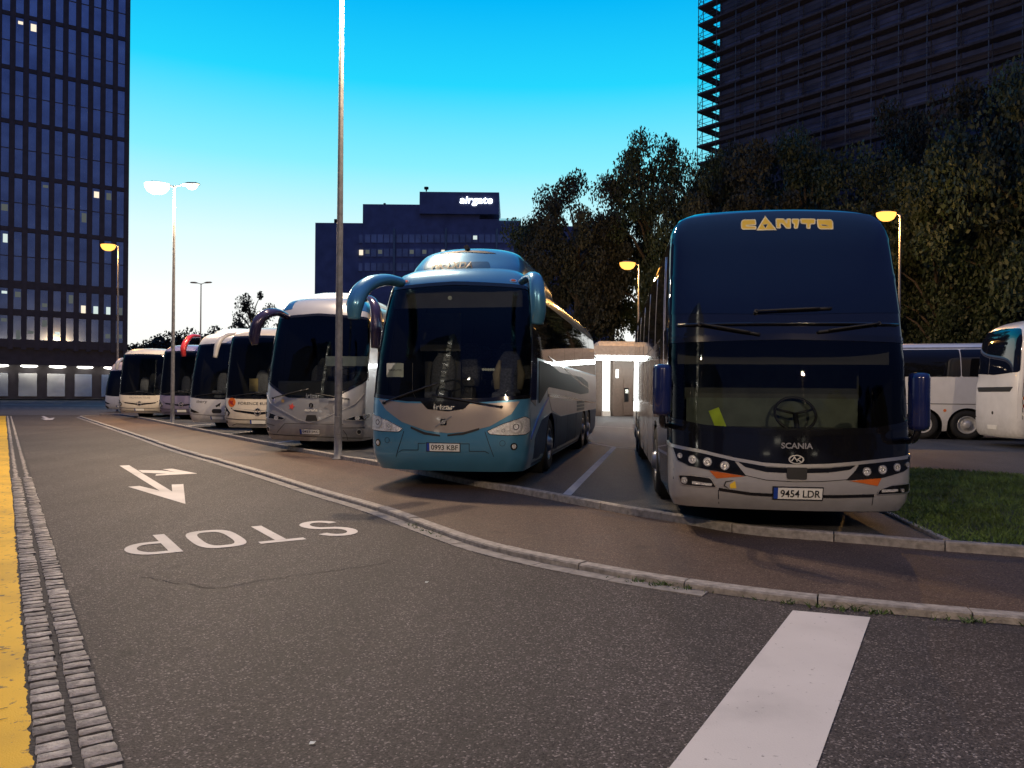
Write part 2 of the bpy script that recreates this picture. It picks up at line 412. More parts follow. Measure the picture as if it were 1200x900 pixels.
class Coach:
    def __init__(self, name, label, loc, yaw, shell, group, cat='coach'):
        self.sh = shell; self.loc = Vector(loc); self.yaw = yaw
        self.root = empty(name, loc, -yaw, label=label, cat=cat, group=group)
        self.M = Matrix.Translation(self.loc) @ Matrix.Rotation(-yaw, 4, 'Z')
        S = shell
        s, v = np.meshgrid(np.arange(-S.A-min(S.side, 9.0), S.A+min(S.side, 9.0)+.01, .04), np.arange(S.v0, S.v1, .04))
        self.grid = (s.ravel(), v.ravel()); self.gp = self._screen(*self.grid)
    def sub(self, shell):                                # a second shell (a roof fairing) of the same coach
        o = object.__new__(Coach); o.sh, o.loc, o.yaw, o.root, o.M = shell, self.loc, self.yaw, self.root, self.M
        s, v = np.meshgrid(np.arange(-shell.A, shell.A+.01, .04), np.arange(shell.v0, shell.v1, .04))
        o.grid = (s.ravel(), v.ravel()); o.gp = o._screen(*o.grid); return o
    def world(self, p): 
        m = np.array(self.M); p = np.asarray(p); return p @ m[:3, :3].T + m[:3, 3]
    def _screen(self, s, v):
        P = self.world(self.sh.pt(s, v)); n = self.sh.nrm(s, v) @ np.array(self.M)[:3, :3].T
        q = proj(P); back = np.sum((P-np.array([0, 0, EYE]))*n, -1) > 0
        q[back] = 1e6; return q
    def px(self, pts):                                   # photograph pixel -> place on the body
        out = []
        for x, y in pts:
            k = int(np.argmin(np.sum((self.gp-np.array([x, y]))**2, 1)))
            s0, v0 = self.grid[0][k], self.grid[1][k]; h = .04
            for _ in range(3):
                s, v = np.meshgrid(np.linspace(s0-h, s0+h, 17), np.clip(np.linspace(v0-h, v0+h, 17), self.sh.v0, self.sh.v1))
                s, v = s.ravel(), v.ravel(); q = self._screen(s, v)
                k = int(np.argmin(np.sum((q-np.array([x, y]))**2, 1))); s0, v0 = s[k], v[k]; h /= 6
            out.append((float(s0), float(v0)))
        return out
    def on(self, s, v, off=0.0):
        p = self.sh.pt(s, v) + self.sh.nrm(s, v)*off; return Vector(p)
    def patch(self, name, poly, mat, parent=None, off=.005, thick=.012, holes=(), step=(.09, .09), sl=None, vl=None, **k):
        xs, ys = [p[0] for p in poly], [p[1] for p in poly]
        S = self.sh
        if sl is None:
            sl = arange(min(xs), max(xs), step[0])
        if vl is None: vl = arange(min(ys), max(ys), step[1])
        bm = flat_mesh(poly, holes, sl, vl)
        vs = bm.verts[:]
        s = np.array([q.co.x for q in vs]); v = np.array([q.co.y for q in vs])
        P = S.pt(s, v); Nn = S.nrm(s, v)
        for f in bm.faces: f.smooth = True
        if thick:
            be = [e for e in bm.edges if e.is_boundary]
            idx = {q: i for i, q in enumerate(vs)}
            for e in be: e.smooth = False
            r = bmesh.ops.extrude_edge_only(bm, edges=be)
            nv = [g for g in r['geom'] if isinstance(g, bmesh.types.BMVert)]
            kd = {}
            for q in nv: kd.setdefault((round(q.co.x, 6), round(q.co.y, 6)), []).append(q)
            for q in list(idx):
                for w in kd.get((round(q.co.x, 6), round(q.co.y, 6)), ()): w.co = Vector(P[idx[q]] + Nn[idx[q]]*(off-thick))
        for i, q in enumerate(vs): q.co = Vector(P[i] + Nn[i]*off)
        return obj(name, bm, mat, parent or self.root, **k)
    def text(self, name, body, c, w, h, mat, parent=None, off=.016, bold=.0, slant=0.0, skew=0.0, **k):
        V, Fs, asp = text_polys(body, bold)
        bm = bmesh.new(); vs = []
        for x, y in V:
            s, v = c[0]+x*w+slant*y*h, c[1]+y*h+skew*x*w
            vs.append(bm.verts.new(self.on(np.float64(s), np.float64(v), off)))
        for f in Fs:
            try: bm.faces.new([vs[i] for i in f])
            except ValueError: pass
        return obj(name, bm, mat, parent or self.root, **k)
    def shapes(self, name, polys, mat, parent=None, off=.008, thick=.004, **k):   # several separate pieces of one mark, one mesh
        o0 = None; meshes = []
        for p in polys:
            o = self.patch('tmp', p, None, off=off, thick=thick); meshes.append(o)
        bm = bmesh.new()
        for o in meshes:
            bm.from_mesh(o.data); me = o.data; bpy.data.objects.remove(o); bpy.data.meshes.remove(me)
        return obj(name, bm, mat, parent or self.root, **k)

RIMS = {}
def wheel(bus, x, y, r=.5, w=.29, rim='rim', parent=None, hub=.14):
    """a wheel on a flank: tyre with the rim as its sub-part; outer face at |x|"""
    sg = 1 if x > 0 else -1
    mtx = Matrix.Translation((x, y, r)) @ Matrix.Rotation(sg*pi/2, 4, 'Y')     # +Z of the lathe looks outwards
    bm = bmesh.new()
    lathe(bm, [(.29, -w), (.44*r/.5, -w), (r-.02, -w+.03), (r, -w+.06), (r, -.06), (r-.02, -.03), (.44*r/.5, 0), (.31, -.005), (.29, -.03), (.29, -w)], 32, mtx)
    t = obj('wheel', bm, mt['tyre'], bus.root)
    bm = bmesh.new()
    lathe(bm, [(.3, -.02), (.285, .0), (.265, -.02), (.25, -.07), (.2, -.085), (.16, -.06), (.145, -.02), (.12, hub-.13), (.11, hub-.1), (.06, hub-.09), (0, hub-.09)], 28, mtx)
    for i in range(10):
        a = 2*pi*i/10; q = mtx @ Vector((.175*cos(a), .175*sin(a), -.06)); d = (mtx.to_3x3() @ Vector((0, 0, 1)))
        tube(bm, [q, q+d*.035], .013, 6)
    obj('rim', bm, mt[rim], t)
    return t
def arch_poly(S, y, side, r=.6, v0=0, zc=.5):
    c = S.sy(y, side); P = []
    for k in range(15):
        a = pi*k/14; P.append((c+r*cos(a), max(v0-.01, zc+r*.98*sin(a)-.02)))
    return [(c+r, v0-.05)] + P + [(c-r, v0-.05)]
def body(bus, mat, holes, side_step=.7, label=None):
    S = bus.sh
    sl = sorted(set([-x for x in _fl(S)] + _fl(S)))
    vl = list(np.arange(S.v0+.1, S.v1-.02, .1))
    poly = [(-S.S, S.v0), (S.S, S.v0), (S.S, S.v1), (-S.S, S.v1)]
    return bus.patch('body', poly, mat, off=0, thick=0, holes=holes, sl=sl, vl=vl, label=label)
def _fl(S):
    return [0.0] + list(np.arange(.08, S.A+.12, .075)) + list(np.arange(S.A+.4, S.A+S.side, .55)) + list(np.arange(S.A+S.side, S.S-.03, .12))
def underbody(bus, holes_y, rear=None):
    L = bus.sh.L; bm = bmesh.new()
    w0 = 0.86
    box(bm, (-w0, .55, .32), (w0, L-.4, 1.0))
    obj('underbody', bm, mt['under'], bus.root)
    for y in holes_y:
        for sg in (-1, 1):
            bm = bmesh.new()
            mx = Matrix.Translation((sg*1.20, y, .5)) @ Matrix.Rotation(-sg*pi/2, 4, 'Y')
            lathe(bm, [(.64, 0), (.64, .36), (0, .36)], 24, mx)
            obj('wheel_arch', bm, mt['under'], bus.root)
def interior(bus, vdash, ydash=.42, seats=((-.55, 1.35), (.62, 1.5)), wheel_x=None, dash_top=None, rows=2, floor=.9, pale=()):
    r = bus.root; bm = bmesh.new()
    box(bm, (-1.08, ydash+.12, .7), (1.08, ydash+.85, vdash-.06), bev=.05)
    obj('dashboard', bm, mt['dash'], r)
    bm = bmesh.new(); box(bm, (-1.12, .9, floor-.05), (1.12, min(7.5, bus.sh.L-1), floor)); obj('cabin_floor', bm, mt['under'], r)
    allseats = [(x, y, floor+.05) for x, y in seats] + [(x, 2.9+1.0*k, floor+.30) for k in range(rows) for x in (-.82, -.36, .36, .82)]
    sm = None
    for i, (x, y, z) in enumerate(allseats):
        bm = bmesh.new()
        box(bm, (-.21, -.25, .35), (.21, .22, .5), bev=.05)
        pts = [(0, .2, .42), (0, .25, .75), (0, .3, 1.02), (0, .31, 1.2)]
        tube(bm, catmull(pts, 3), [.225, .225, .23, .235, .235, .23, .22, .19, .15, .11], 10, flat=.33, up=(1, 0, 0))
        box(bm, (-.14, -.15, 0), (.14, .15, .36))
        o = obj('seat', bm, mt['seat'], r); o.location = (x, y, z)
        if i in pale:
            for sg in (-1, 1):
                bm = bmesh.new(); tube(bm, [(sg*.2, .17, .55), (sg*.22, .2, .8), (sg*.16, .25, 1.05)], [.05, .07, .03], 8, flat=.5); obj('seat_trim', bm, mt['seatpale'], o)
    if wheel_x is not None:
        bm = bmesh.new(); n = 28; c = Vector((wheel_x, ydash+.62, vdash+.1)); tl = Matrix.Rotation(rad(-35), 3, 'X')
        P = [c + tl @ Vector((.24*cos(2*pi*k/n), .24*sin(2*pi*k/n)*1.0, 0)) for k in range(n+1)]
        tl2 = Matrix.Rotation(rad(55), 3, 'X')
        P = [c + tl2 @ Vector((.23*cos(2*pi*k/n), .23*sin(2*pi*k/n), 0)) for k in range(n+1)]
        tube(bm, P, .017, 8, caps=False)
        for a in (.3, pi-.3, -pi/2): tube(bm, [c, c + tl2 @ Vector((.23*cos(a), .23*sin(a), 0))], .016, 6)
        tube(bm, [c, c+Vector((0, -.2, -.35))], .03, 8)
        obj('steering_wheel', bm, mt['matt'], r)
def windscreen(bus, poly, frame=.05, name='windscreen', mat=None, dark=None):
    """glass in an opening of the body, with a black rubber surround that is its sub-part"""
    g = bus.patch(name, inset(poly, -.01), mat or mt['wind'], off=-.004, thick=0, step=(.1, .1))
    bus.patch('surround', inset(poly, -.016), mt['gasket'], g, off=.004, thick=.018, holes=[inset(poly, frame)])
    return g
def wiper(bus, a, b, blade_r=.012):
    """a, b: (s, v) of the pivot and the tip"""
    n = 8; P = [bus.on(np.float64(a[0]+(b[0]-a[0])*k/n), np.float64(a[1]+(b[1]-a[1])*k/n), .045) for k in range(n+1)]
    bm = bmesh.new(); tube(bm, P, .013, 6)
    q0 = bus.on(np.float64(a[0]), np.float64(a[1]), .0); tube(bm, [q0, P[0]], .022, 8)
    w = obj('wiper', bm, mt['matt'], bus.root)
    bm = bmesh.new()
    d = Vector((b[0]-a[0], b[1]-a[1], 0))
    P = [bus.on(np.float64(a[0]+d.x*t), np.float64(a[1]+d.y*t), .022) for t in (.35, .5, .65, .8, .95, 1.08, 1.2)]
    tube(bm, P, .012, 6, flat=1.5); obj('blade', bm, mt['matt'], w)
    return w
def number_plate(bus, c, text, w=.52, h=.115, skew=0.0, parent=None):
    f = [(c[0]-w/2-.012, c[1]-h/2-.012), (c[0]+w/2+.012, c[1]-h/2-.012), (c[0]+w/2+.012, c[1]+h/2+.012), (c[0]-w/2-.012, c[1]+h/2+.012)]
    holder = bus.patch('number_plate', f, mt['ink'], off=.014, thick=.03, step=(.13, .2))
    e = lambda x0, x1: [(c[0]+x0, c[1]-h/2), (c[0]+x1, c[1]-h/2), (c[0]+x1, c[1]+h/2), (c[0]+x0, c[1]+h/2)]
    bus.patch('plate_face', e(-w/2+.044, w/2), mt['plate'], holder, off=.019, thick=.004, step=(.12, .2))
    bus.patch('country_band', e(-w/2, -w/2+.043), mt['euro'], holder, off=.019, thick=.004)
    if text: bus.text('lettering', text, (c[0]+.024, c[1]), w*.82, h*.66, mt['ink'], holder, off=.0235, bold=.012)
    return holder
def round_lamp(bus, c, r, parent, name='lamp', ring=True):
    o = bus.patch(name, circ(c, r, 20), mt['reflector'], parent, off=.019, thick=.012, step=(9, 9))
    if ring: bus.patch('lamp_ring', circ(c, r*1.18, 20), mt['chrome'], parent, off=.021, thick=.01, holes=[circ(c, r*.93, 20)], step=(9, 9))
    bus.patch('bulb_cover', circ(c, r*.52, 14), mt['gasket'], parent, off=.022, thick=.004, holes=[circ(c, r*.42, 14)], step=(9, 9))
    return o
def mirror_arm(bus, pts, radii, mat, flat=.55, glass=True, up=(1, 0, 0)):
    bm = bmesh.new(); P = catmull(pts, 6); n = len(P); m = len(radii)
    rr = [float(np.interp(i/(n-1), np.linspace(0, 1, m), radii)) for i in range(n)]
    tube(bm, P, rr, 14, flat=flat, up=up)
    return obj('mirror', bm, mat, bus.root)
# ------------------------------------------------------------------ ground, road, kerbs, markings
def sheet(name, pts, z, mat, **k):
    bm = bmesh.new(); poly_flat(bm, [(p[0], p[1]) for p in pts], z); bmesh.ops.triangulate(bm, faces=bm.faces[:])
    return obj(name, bm, mat, None, kind='structure', **k)
def resample(P, st):
    P = [Vector((p[0], p[1], 0)) for p in P]; out = [P[0]]
    P = catmull(P, 10); out = [P[0]]; acc = 0
    for a, b in zip(P, P[1:]):
        d = (b-a).length; t = st-acc
        while t <= d: out.append(a+(b-a)*(t/d)); t += st
        acc = (acc+d) % st if d else acc
        acc = d-(t-st)
    return out
def offset_line(P, d):
    out = []
    for i, p in enumerate(P):
        t = (P[min(i+1, len(P)-1)]-P[max(i-1, 0)]).normalized(); out.append(p+Vector((-t.y, t.x, 0))*d)
    return out
def kerb(name, P, w, z0, z1, mat, blk=5, gap=.006, label=None):
    """P: dense line of the outer face; stones of blk steps with open joints, thickness to the left"""
    bm = bmesh.new(); T = [];  I = offset_line(P, w)
    i = 0
    while i < len(P)-1:
        j = min(i+blk, len(P)-1); dz = RN.uniform(-.004, .004); do = RN.uniform(-.004, .004)
        rows = []
        for k in range(i, j+1):
            o, n = P[k].copy(), I[k].copy(); u = (n-o).normalized()
            if k == i: o += (P[k+1]-P[k]).normalized()*gap; n += (P[k+1]-P[k]).normalized()*gap
            if k == j: o -= (P[k]-P[k-1]).normalized()*gap; n -= (P[k]-P[k-1]).normalized()*gap
            o += u*do
            b = min(.014, (z1-z0)*.3)
            rows.append([bm.verts.new((q.x, q.y, z)) for q, z in ((o, z0-.05), (o+u*.003, z1-b+dz), (o+u*b, z1+dz), (n-u*.006, z1+dz), (n, z1-.008+dz), (n, z0-.05))])
        for a, b_ in zip(rows, rows[1:]):
            for m in range(5): bm.faces.new((a[m], b_[m], b_[m+1], a[m+1]))
        for q in (rows[0], list(reversed(rows[-1]))): bm.faces.new(q)
        i = j
    bmesh.ops.recalc_face_normals(bm, faces=bm.faces[:])
    return obj(name, bm, mat, None, kind='structure', label=label)

dirR = Vector((-.552, .834, 0))            # the road runs this way, away from the eye
sheet('ground', [(-900, -300), (900, -300), (900, 1500), (-900, 1500)], -.03, mt['ground'])
sheet('road', [(-90, -60), (60, -60), (60, 30), (-10, 60), (-95, 80)], 0, mt['road'])
sheet('street', [(-260, 46), (-27, 46), (-15, 60), (-5, 114), (-260, 135)], .006, mt['street'])
P1px = [(92, 489), (160, 512), (202.5, 527), (278.5, 549), (370, 578), (440, 599), (560, 642), (701, 673), (857, 698), (1040, 719), (1200, 733)]
P1 = [G(*p) for p in P1px]; e = (P1[-1]-P1[-2]).normalized(); P1 += [P1[-1]+e*3, P1[-1]+e*9]
P2px = [(118, 484.5), (150, 486), (209, 497), (323, 519), (402, 533), (462, 543), (560, 562), (600, 568), (667, 580), (733, 592), (800, 602), (880, 614.7), (1003, 624), (1099, 632), (1200, 639)]
P2 = [G(*p, .15) for p in P2px]; e = (P2[-1]-P2[-2]).normalized(); P2 += [P2[-1]+e*4, P2[-1]+e*10]
P1 = resample(P1, .2); P2 = resample(P2, .2)
P1i = offset_line(P1, .14); P2o = offset_line(P2, -.10)
sheet('pavement', [(p.x, p.y) for p in offset_line(P1, .13)] + [(p.x, p.y) for p in reversed(P2)], .055, mt['walk'])
kerb('road_kerb', P1, .14, 0, .06, mt['kerb'])
kerb('bay_kerb', P2o, .10, .055, .15, mt['kerb'])
cap = [P1[0], (P1[0]+P2o[0])/2 + Vector((-.5, .2, 0)), P2o[0]]
kerb('end_kerb', resample(list(reversed(cap)), .2), .12, 0, .06, mt['kerb'])
# row of flat gutter slabs along the foot of the road kerb
gl = [p for p in offset_line(P1, -.165) if p.x < 1.6]; n = len(gl)
bm = bmesh.new()
for i in range(0, n-2, 2):
    o = [gl[i], gl[i+2], P1[i+2], P1[i]]; z = .008+RN.uniform(-.002, .003); c = sum(o, Vector())/4
    q = [c+(p-c)*.985 for p in o]
    top = [bm.verts.new((p.x, p.y, z)) for p in q]; bot = [bm.verts.new((p.x, p.y, -.03)) for p in q]
    bm.faces.new(top)
    for k in range(4): bm.faces.new((top[k], bot[k], bot[(k+1) % 4], top[(k+1) % 4]))
bmesh.ops.recalc_face_normals(bm, faces=bm.faces[:])
obj('gutter_slabs', bm, mt['gutter'], None, kind='structure')
sheet('parking_lot', [(p.x, p.y) for p in P2] + [(45, 4), (90, 60), (60, 95), (-14, 90), (-24, 60)], .12, mt['lot'])

# two rows of granite setts and the yellow strip at the left
E0 = Vector((-1.99, 3.2, 0)); lat = Vector((dirR.y, -dirR.x, 0)).normalized()          # lat points to the right
def along(t, o, z=0): p = E0+dirR*t+lat*o; return Vector((p.x, p.y, z))
sheet('sett_bed', [along(-8, -.03), along(-8, .325), along(49, .325), along(49, -.03)], .004, mt['joint'])
bm = bmesh.new()
for row in (0, 1):
    t = -5.0; off = .012+row*.163
    while t < 48.5:
        ln = RN.uniform(.082, .118); wd = RN.uniform(.134, .150); det = t < 12
        nx, ny = (4, 4) if det else (2, 2); j = .010 if det else .004
        c0 = off+RN.uniform(-.006, .006); h = .012+RN.uniform(-.004, .004); tl = [RN.uniform(-.04, .04) for _ in '12']
        gv = {}; slot = RN.choice((0, 0, 1, 2))
        for a in range(nx+1):
            for b in range(ny+1):
                u, w = a/nx, b/ny; ed = min(u, 1-u, w, 1-w)
                zz = h if ed > .01 else -.012
                if det:
                    zz = {True: -.012, False: h*.86 if ed < .26 else h}[ed < .01]
                    uu = u if ed < .01 else (.5+(u-.5)*1.75 if ed < .3 and (u < .3 or u > .7) else u)
                    ww = w if ed < .01 else (.5+(w-.5)*1.75 if ed < .3 and (w < .3 or w > .7) else w)
                    uu = min(.965, max(.035, uu)); ww = min(.975, max(.025, ww))
                    if ed >= .01: uu += RN.uniform(-.035, .035); ww += RN.uniform(-.03, .03)
                    zz += RN.uniform(-.003, .003)
                else: uu, ww = u, w
                p = along(t+ln*.985*uu, c0+wd*ww); gv[a, b] = bm.verts.new((p.x, p.y, zz+.004+(u-.5)*tl[0]*ln+(w-.5)*tl[1]*wd))
        for a in range(nx):
            for b in range(ny):
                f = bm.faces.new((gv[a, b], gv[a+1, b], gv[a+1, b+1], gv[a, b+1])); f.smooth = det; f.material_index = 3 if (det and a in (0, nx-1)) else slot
        t += ln+RN.uniform(.003, .009)
bmesh.ops.recalc_face_normals(bm, faces=bm.faces[:])
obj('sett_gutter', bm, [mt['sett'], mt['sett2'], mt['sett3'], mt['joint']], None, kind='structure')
# yellow strip: ragged right edge and cracks across it
bm = bmesh.new(); ed = []; t = -8.0; wv = 0.0
while t < 49:
    wv = max(-.03, min(.008, wv*.8+RN.uniform(-.011, .009))); ed.append(along(t, .006+wv*.7, .008)); t += .018 if t < 6 else .2
segs = [i for i in range(len(ed)) if i in (0, len(ed)-1)]
poly_flat(bm, [tuple(p) for p in ed] + [tuple(along(49, -.62, .008)), tuple(along(-8, -.62, .008))])
bmesh.ops.triangulate(bm, faces=bm.faces[:])
obj('yellow_line', bm, mt['yellow'], None, kind='structure')
bm = bmesh.new()
for t0 in (.62, .48, 1.62, 3.4, 5.2):
    P = [along(t0+RN.uniform(-.02, .02)+k*.006, -.62+k*.06, .0125) for k in range(10)]
    o = ribbon([(p.x, p.y) for p in P], [RN.uniform(.004, .014) for _ in P]); poly_flat(bm, o, .0125)
bmesh.ops.triangulate(bm, faces=bm.faces[:])
obj('paint_crack', bm, mt['joint'], None, kind='structure')
bm = bmesh.new()
Pc = [G(*p) for p in [(165, 676), (210, 683), (255, 689), (300, 681), (345, 675), (390, 669), (425, 664), (452, 660)]]
Pc = [p+Vector((RN.uniform(-.02, .02), RN.uniform(-.03, .03), 0)) for p in catmull(Pc, 7)]
poly_flat(bm, ribbon([(p.x, p.y) for p in Pc], [RN.uniform(.003, .012) for _ in Pc]), .004)
bmesh.ops.triangulate(bm, faces=bm.faces[:]); obj('road_crack', bm, mt['joint'], None, kind='structure')

# painted markings
def mark(name, polys, z=.005, mat='white'):
    bm = bmesh.new()
    for p in polys: poly_flat(bm, p, z)
    bmesh.ops.triangulate(bm, faces=bm.faces[:])
    return obj(name, bm, mt[mat], None, kind='structure')
# STOP for drivers coming towards us: its upright direction is -dirR
tO = G(330, 634); tU = -dirR; tR = Vector((-.834, -.552, 0))
def L2(x, y):  # text frame: x along the word, y upright; origin at the T's foot centre
    p = G(300, 617)+tR*x+tU*y; return (p.x, p.y)
def strokes(P, w): return [L2(*q) for q in ribbon(P, w)]
wS = .115; hL = 1.06
arcpts = lambda cx, cy, rx, ry, a0, a1, n=12: [(cx+rx*cos(rad(a0+(a1-a0)*k/n)), cy+ry*sin(rad(a0+(a1-a0)*k/n))) for k in range(n+1)]
S_ = arcpts(-.66, .29, .175, .235, 195, 360, 9) + arcpts(-.66, .29, .175, .235, 0, 85, 5)[1:] + arcpts(-.66, .77, .175, .235, 265, 180, 5) + arcpts(-.66, .77, .175, .235, 180, 15, 9)[1:]
bm = bmesh.new()
for p in (strokes(S_, wS), strokes([(0, 0), (0, hL-.10)], wS), [L2(*q) for q in ((-.235, hL-.115), (.235, hL-.115), (.235, hL), (-.235, hL))]): poly_flat(bm, p, .005)
def ring(bm, outer, inner, z):
    vo = [bm.verts.new((*L2(*p), z)) for p in outer]; vi = [bm.verts.new((*L2(*p), z)) for p in inner]; n = len(vo)
    for k in range(n):
        f = bm.faces.new((vo[k], vo[(k+1) % n], vi[(k+1) % n], vi[k])); f.normal_update()
        if f.normal.z < 0: f.normal_flip()
sup = lambda cx, cy, rx, ry, n=36: [(cx+rx*math.copysign(abs(cos(2*pi*k/n))**.62, cos(2*pi*k/n)), cy+ry*math.copysign(abs(sin(2*pi*k/n))**.62, sin(2*pi*k/n))) for k in range(n)]
ring(bm, sup(.56, .53, .25, .53), sup(.56, .53, .14, .41), .005)
poly_flat(bm, [L2(*q) for q in ((.97, 0), (1.085, 0), (1.085, hL), (.97, hL))], .005)
pb = lambda rx, ry, x0: [(x0, .73-ry)] + [(1.20+rx*cos(rad(a)), .73+ry*sin(rad(a))) for a in range(-90, 91, 15)] + [(x0, .73+ry)]
ring(bm, pb(.24, .33, 1.085), pb(.13, .215, 1.085), .005)
bmesh.ops.triangulate(bm, faces=bm.faces[:]); obj('stop_marking', bm, mt['white'], None, kind='structure')
q8 = lambda P: [G(60+x/3.158, 470+y/3.158) for x, y in P]
mark('arrow_marking', [[(p.x, p.y) for p in q8(P)] for P in (
    [(253, 240), (288, 238), (448, 336), (446, 310), (489, 308), (497, 382), (284, 318), (327, 315), (402, 333)],)])
mark('arrow_marking', [[(p.x, p.y) for p in q8(P)] for P in (
    [(322, 256), (410, 258), (460, 264), (412, 253), (448, 251), (541, 269), (386, 277), (388, 272), (430, 270), (338, 266)],)], z=.0055)
q1 = lambda P: [G(x/7.5, 450+y/7.5) for x, y in P]
mark('arrow_marking', [[(p.x, p.y) for p in q1([(362, 288), (386, 283), (432, 303), (482, 297), (462, 316), (402, 319), (356, 306), (398, 306)])]], z=.012)
za, zb, zc, zd = (G(*p) for p in ((929, 716), (1020, 724), (957, 900), (785, 900)))
mark('crossing_stripe', [[(p.x, p.y) for p in (za, zb, zb+(zc-zb)*1.6, za+(zd-za)*1.6)]], mat='white')
for (a, b, w) in (((664, 580), (720, 524), .13), ((688, 518), (722, 524.5), .12), ((719, 524), (752, 527), .12), ((690, 499), (760, 503), .12)):
    A, B = G(*a, .124), G(*b, .124); mark('bay_line', [ribbon([(A.x, A.y), (B.x, B.y)], w)], z=.1245+RN.uniform(0, .002))
for i, (px, py) in enumerate(((440, 541), (318, 519.5), (262, 508.5), (215, 499))):
    A = G(px, py, .124); t = Vector((sin(rad(11)), cos(rad(11)), 0)); A = A+t*.15; B = A+t*13; mark('bay_line', [ribbon([(A.x, A.y), (B.x, B.y)], .13)], z=.1242)
for x0, x1, y in ((0, 160, 469.5), (62, 150, 474.5)):
    A, B = G(x0-60, y-.4), G(x1, y+1); mark('street_line', [ribbon([(A.x, A.y), (B.x, B.y)], .5)], z=.013)
for k in range(9):
    A, B = G(2+k*13, 478.2), G(8+k*13, 478.3); mark('lane_dash', [ribbon([(A.x, A.y), (B.x, B.y)], .35)], z=.013)

# lawn, its edging and the roadway behind
g0, g1 = G(1028, 596, .15), G(1105, 632, .15); gd = (g0-g1).normalized()
lawn = [g1+Vector((.02, 0, 0)), G(1200, 639, .14), Vector((13, 6.3, 0)), G(1300, 566, .14), G(1200, 557, .14), G(1130, 552, .14), G(1068, 549, .14), g1+gd*5.6]
lawn = [Vector((p.x, p.y, 0)) for p in lawn]
sheet('lawn_soil', [(p.x, p.y) for p in lawn], .135, mt['soil'])
kerb('lawn_edging', resample([g1+gd*6.2, g1+gd*3, g1-gd*.02], .2), .07, .12, .155, mt['kerb'])
def in_poly(x, y, P):
    r = np.zeros(len(x), bool)
    for a, b in zip(P, P[1:]+P[:1]):
        c = ((a.y > y) != (b.y > y)); 
        with np.errstate(divide='ignore', invalid='ignore'): r ^= c & (x < (b.x-a.x)*(y-a.y)/(b.y-a.y)+a.x)
    return r
def blades(name, x, y, z, h, w, mat, rs, lean=.5, **k):
    n = len(x); a = rs.uniform(0, 2*pi, n); hh = h*rs.uniform(.5, 1.3, n); ww = w*rs.uniform(.7, 1.4, n); l = hh*lean*rs.uniform(0, 1.4, n); b = rs.uniform(0, 2*pi, n)
    ca, sa = np.cos(a)*ww, np.sin(a)*ww; lx, ly = np.cos(b)*l, np.sin(b)*l
    V = np.empty((n, 4, 3))
    V[:, 0] = np.stack([x-ca, y-sa, z+0*x], 1); V[:, 1] = np.stack([x+ca, y+sa, z+0*x], 1)
    V[:, 2] = np.stack([x+ca*.55+lx*.45, y+sa*.55+ly*.45, z+hh*.6], 1); V[:, 3] = np.stack([x+lx, y+ly, z+hh], 1)
    Fc = np.arange(4*n).reshape(n, 4)
    return arr_obj(name, V, Fc, mat, None, **k)
rs = np.random.RandomState(5)
x = rs.uniform(3.8, 13, 150000); y = rs.uniform(6.0, 15.5, 150000); ok = in_poly(x, y, lawn)
cl = np.sin(x*3.1+np.sin(y*2.3)*2)*np.sin(y*2.7+np.sin(x*1.9)*2)
ok &= rs.uniform(0, 1, len(x)) < .75+.25*cl
x, y = x[ok], y[ok]
blades('grass', x, y, .135, .055, .005, mt['blade'], rs, .8, kind='stuff')
# weeds in the joint at the foot of the road kerb
wx, wy = [], []
for p in P1:
    if -1.5 < p.x < 6:
        q = proj(np.array([p.x, p.y, .0]))[0]
        d = .1 + 1.0*math.exp(-((q-1000)/35)**2) + .6*math.exp(-((q-915)/25)**2) + .7*math.exp(-((q-780)/40)**2) + .5*math.exp(-((q-1140)/30)**2) + .3*math.exp(-((q-500)/20)**2)
        for _ in range(int(RN.uniform(.3, 1)*90*max(0, d-.1))):
            wx.append(p.x+RN.uniform(-.1, .1)); wy.append(p.y-.02-abs(RN.gauss(0, .025)))
blades('weeds', np.array(wx), np.array(wy), .002, .040, .006, mt['weed'], rs, 1.2, kind='stuff')

for lb, px, py in (('white paper scrap lying on the road in front of the STOP lettering', 500, 683), ('white paper scrap near the bottom of the picture on the road', 366, 872)):
    p = G(px, py); t = empty('paper_scrap', (p.x, p.y, 0), label=lb, cat='litter')
    bm = bmesh.new(); vs = [bm.verts.new((x*.013, y*.010, z*.7)) for x, y, z in ((-1, -1, .004), (.6, -1, .006), (1.2, .2, .016), (.3, 1, .008), (-.8, .7, .012))]; bm.faces.new(vs); r = bmesh.ops.extrude_face_region(bm, geom=bm.faces[:])
    for v in [g for g in r['geom'] if isinstance(g, bmesh.types.BMVert)]: v.co.z += .002
    obj('sheet', bm, mt['paper'], t)
# ------------------------------------------------------------------ the coaches
LOTZ = .12
GRP = 'touring coaches parked side by side'
mt['teal'] = paint('teal_metallic_paint', (.075, .26, .42), .4, .28, dirt=.15)
mt['blue'] = paint('blue_metallic_paint', (.02, .09, .24), .5, .28)
mt['beige'] = paint('champagne_paint', (.40, .345, .30), .5, .3, dirt=.2)
mt['silver'] = paint('silver_paint', (.49, .49, .50), .45, .3, dirt=.35)
mt['silverB'] = paint('grey_silver_paint', (.39, .40, .42), .6, .3)
mt['black'] = paint('black_paint', (.006, .006, .008), .0, .08, dirt=0)
mt['cream'] = paint('cream_white_paint', (.62, .57, .49), .05, .35)
mt['whitep'] = paint('white_paint', (.66, .66, .66), .05, .35)
mt['lilac'] = paint('lilac_paint', (.22, .20, .32), .45, .3)
mt['pwhite'] = paint('side_white_paint', (.55, .50, .45), .05, .4)
mt['navy'] = paint('navy_mirror_paint', (.008, .015, .085), .1, .22, dirt=0)
mt['plum'] = paint('dark_violet_paint', (.03, .022, .06), .3, .2, dirt=0)
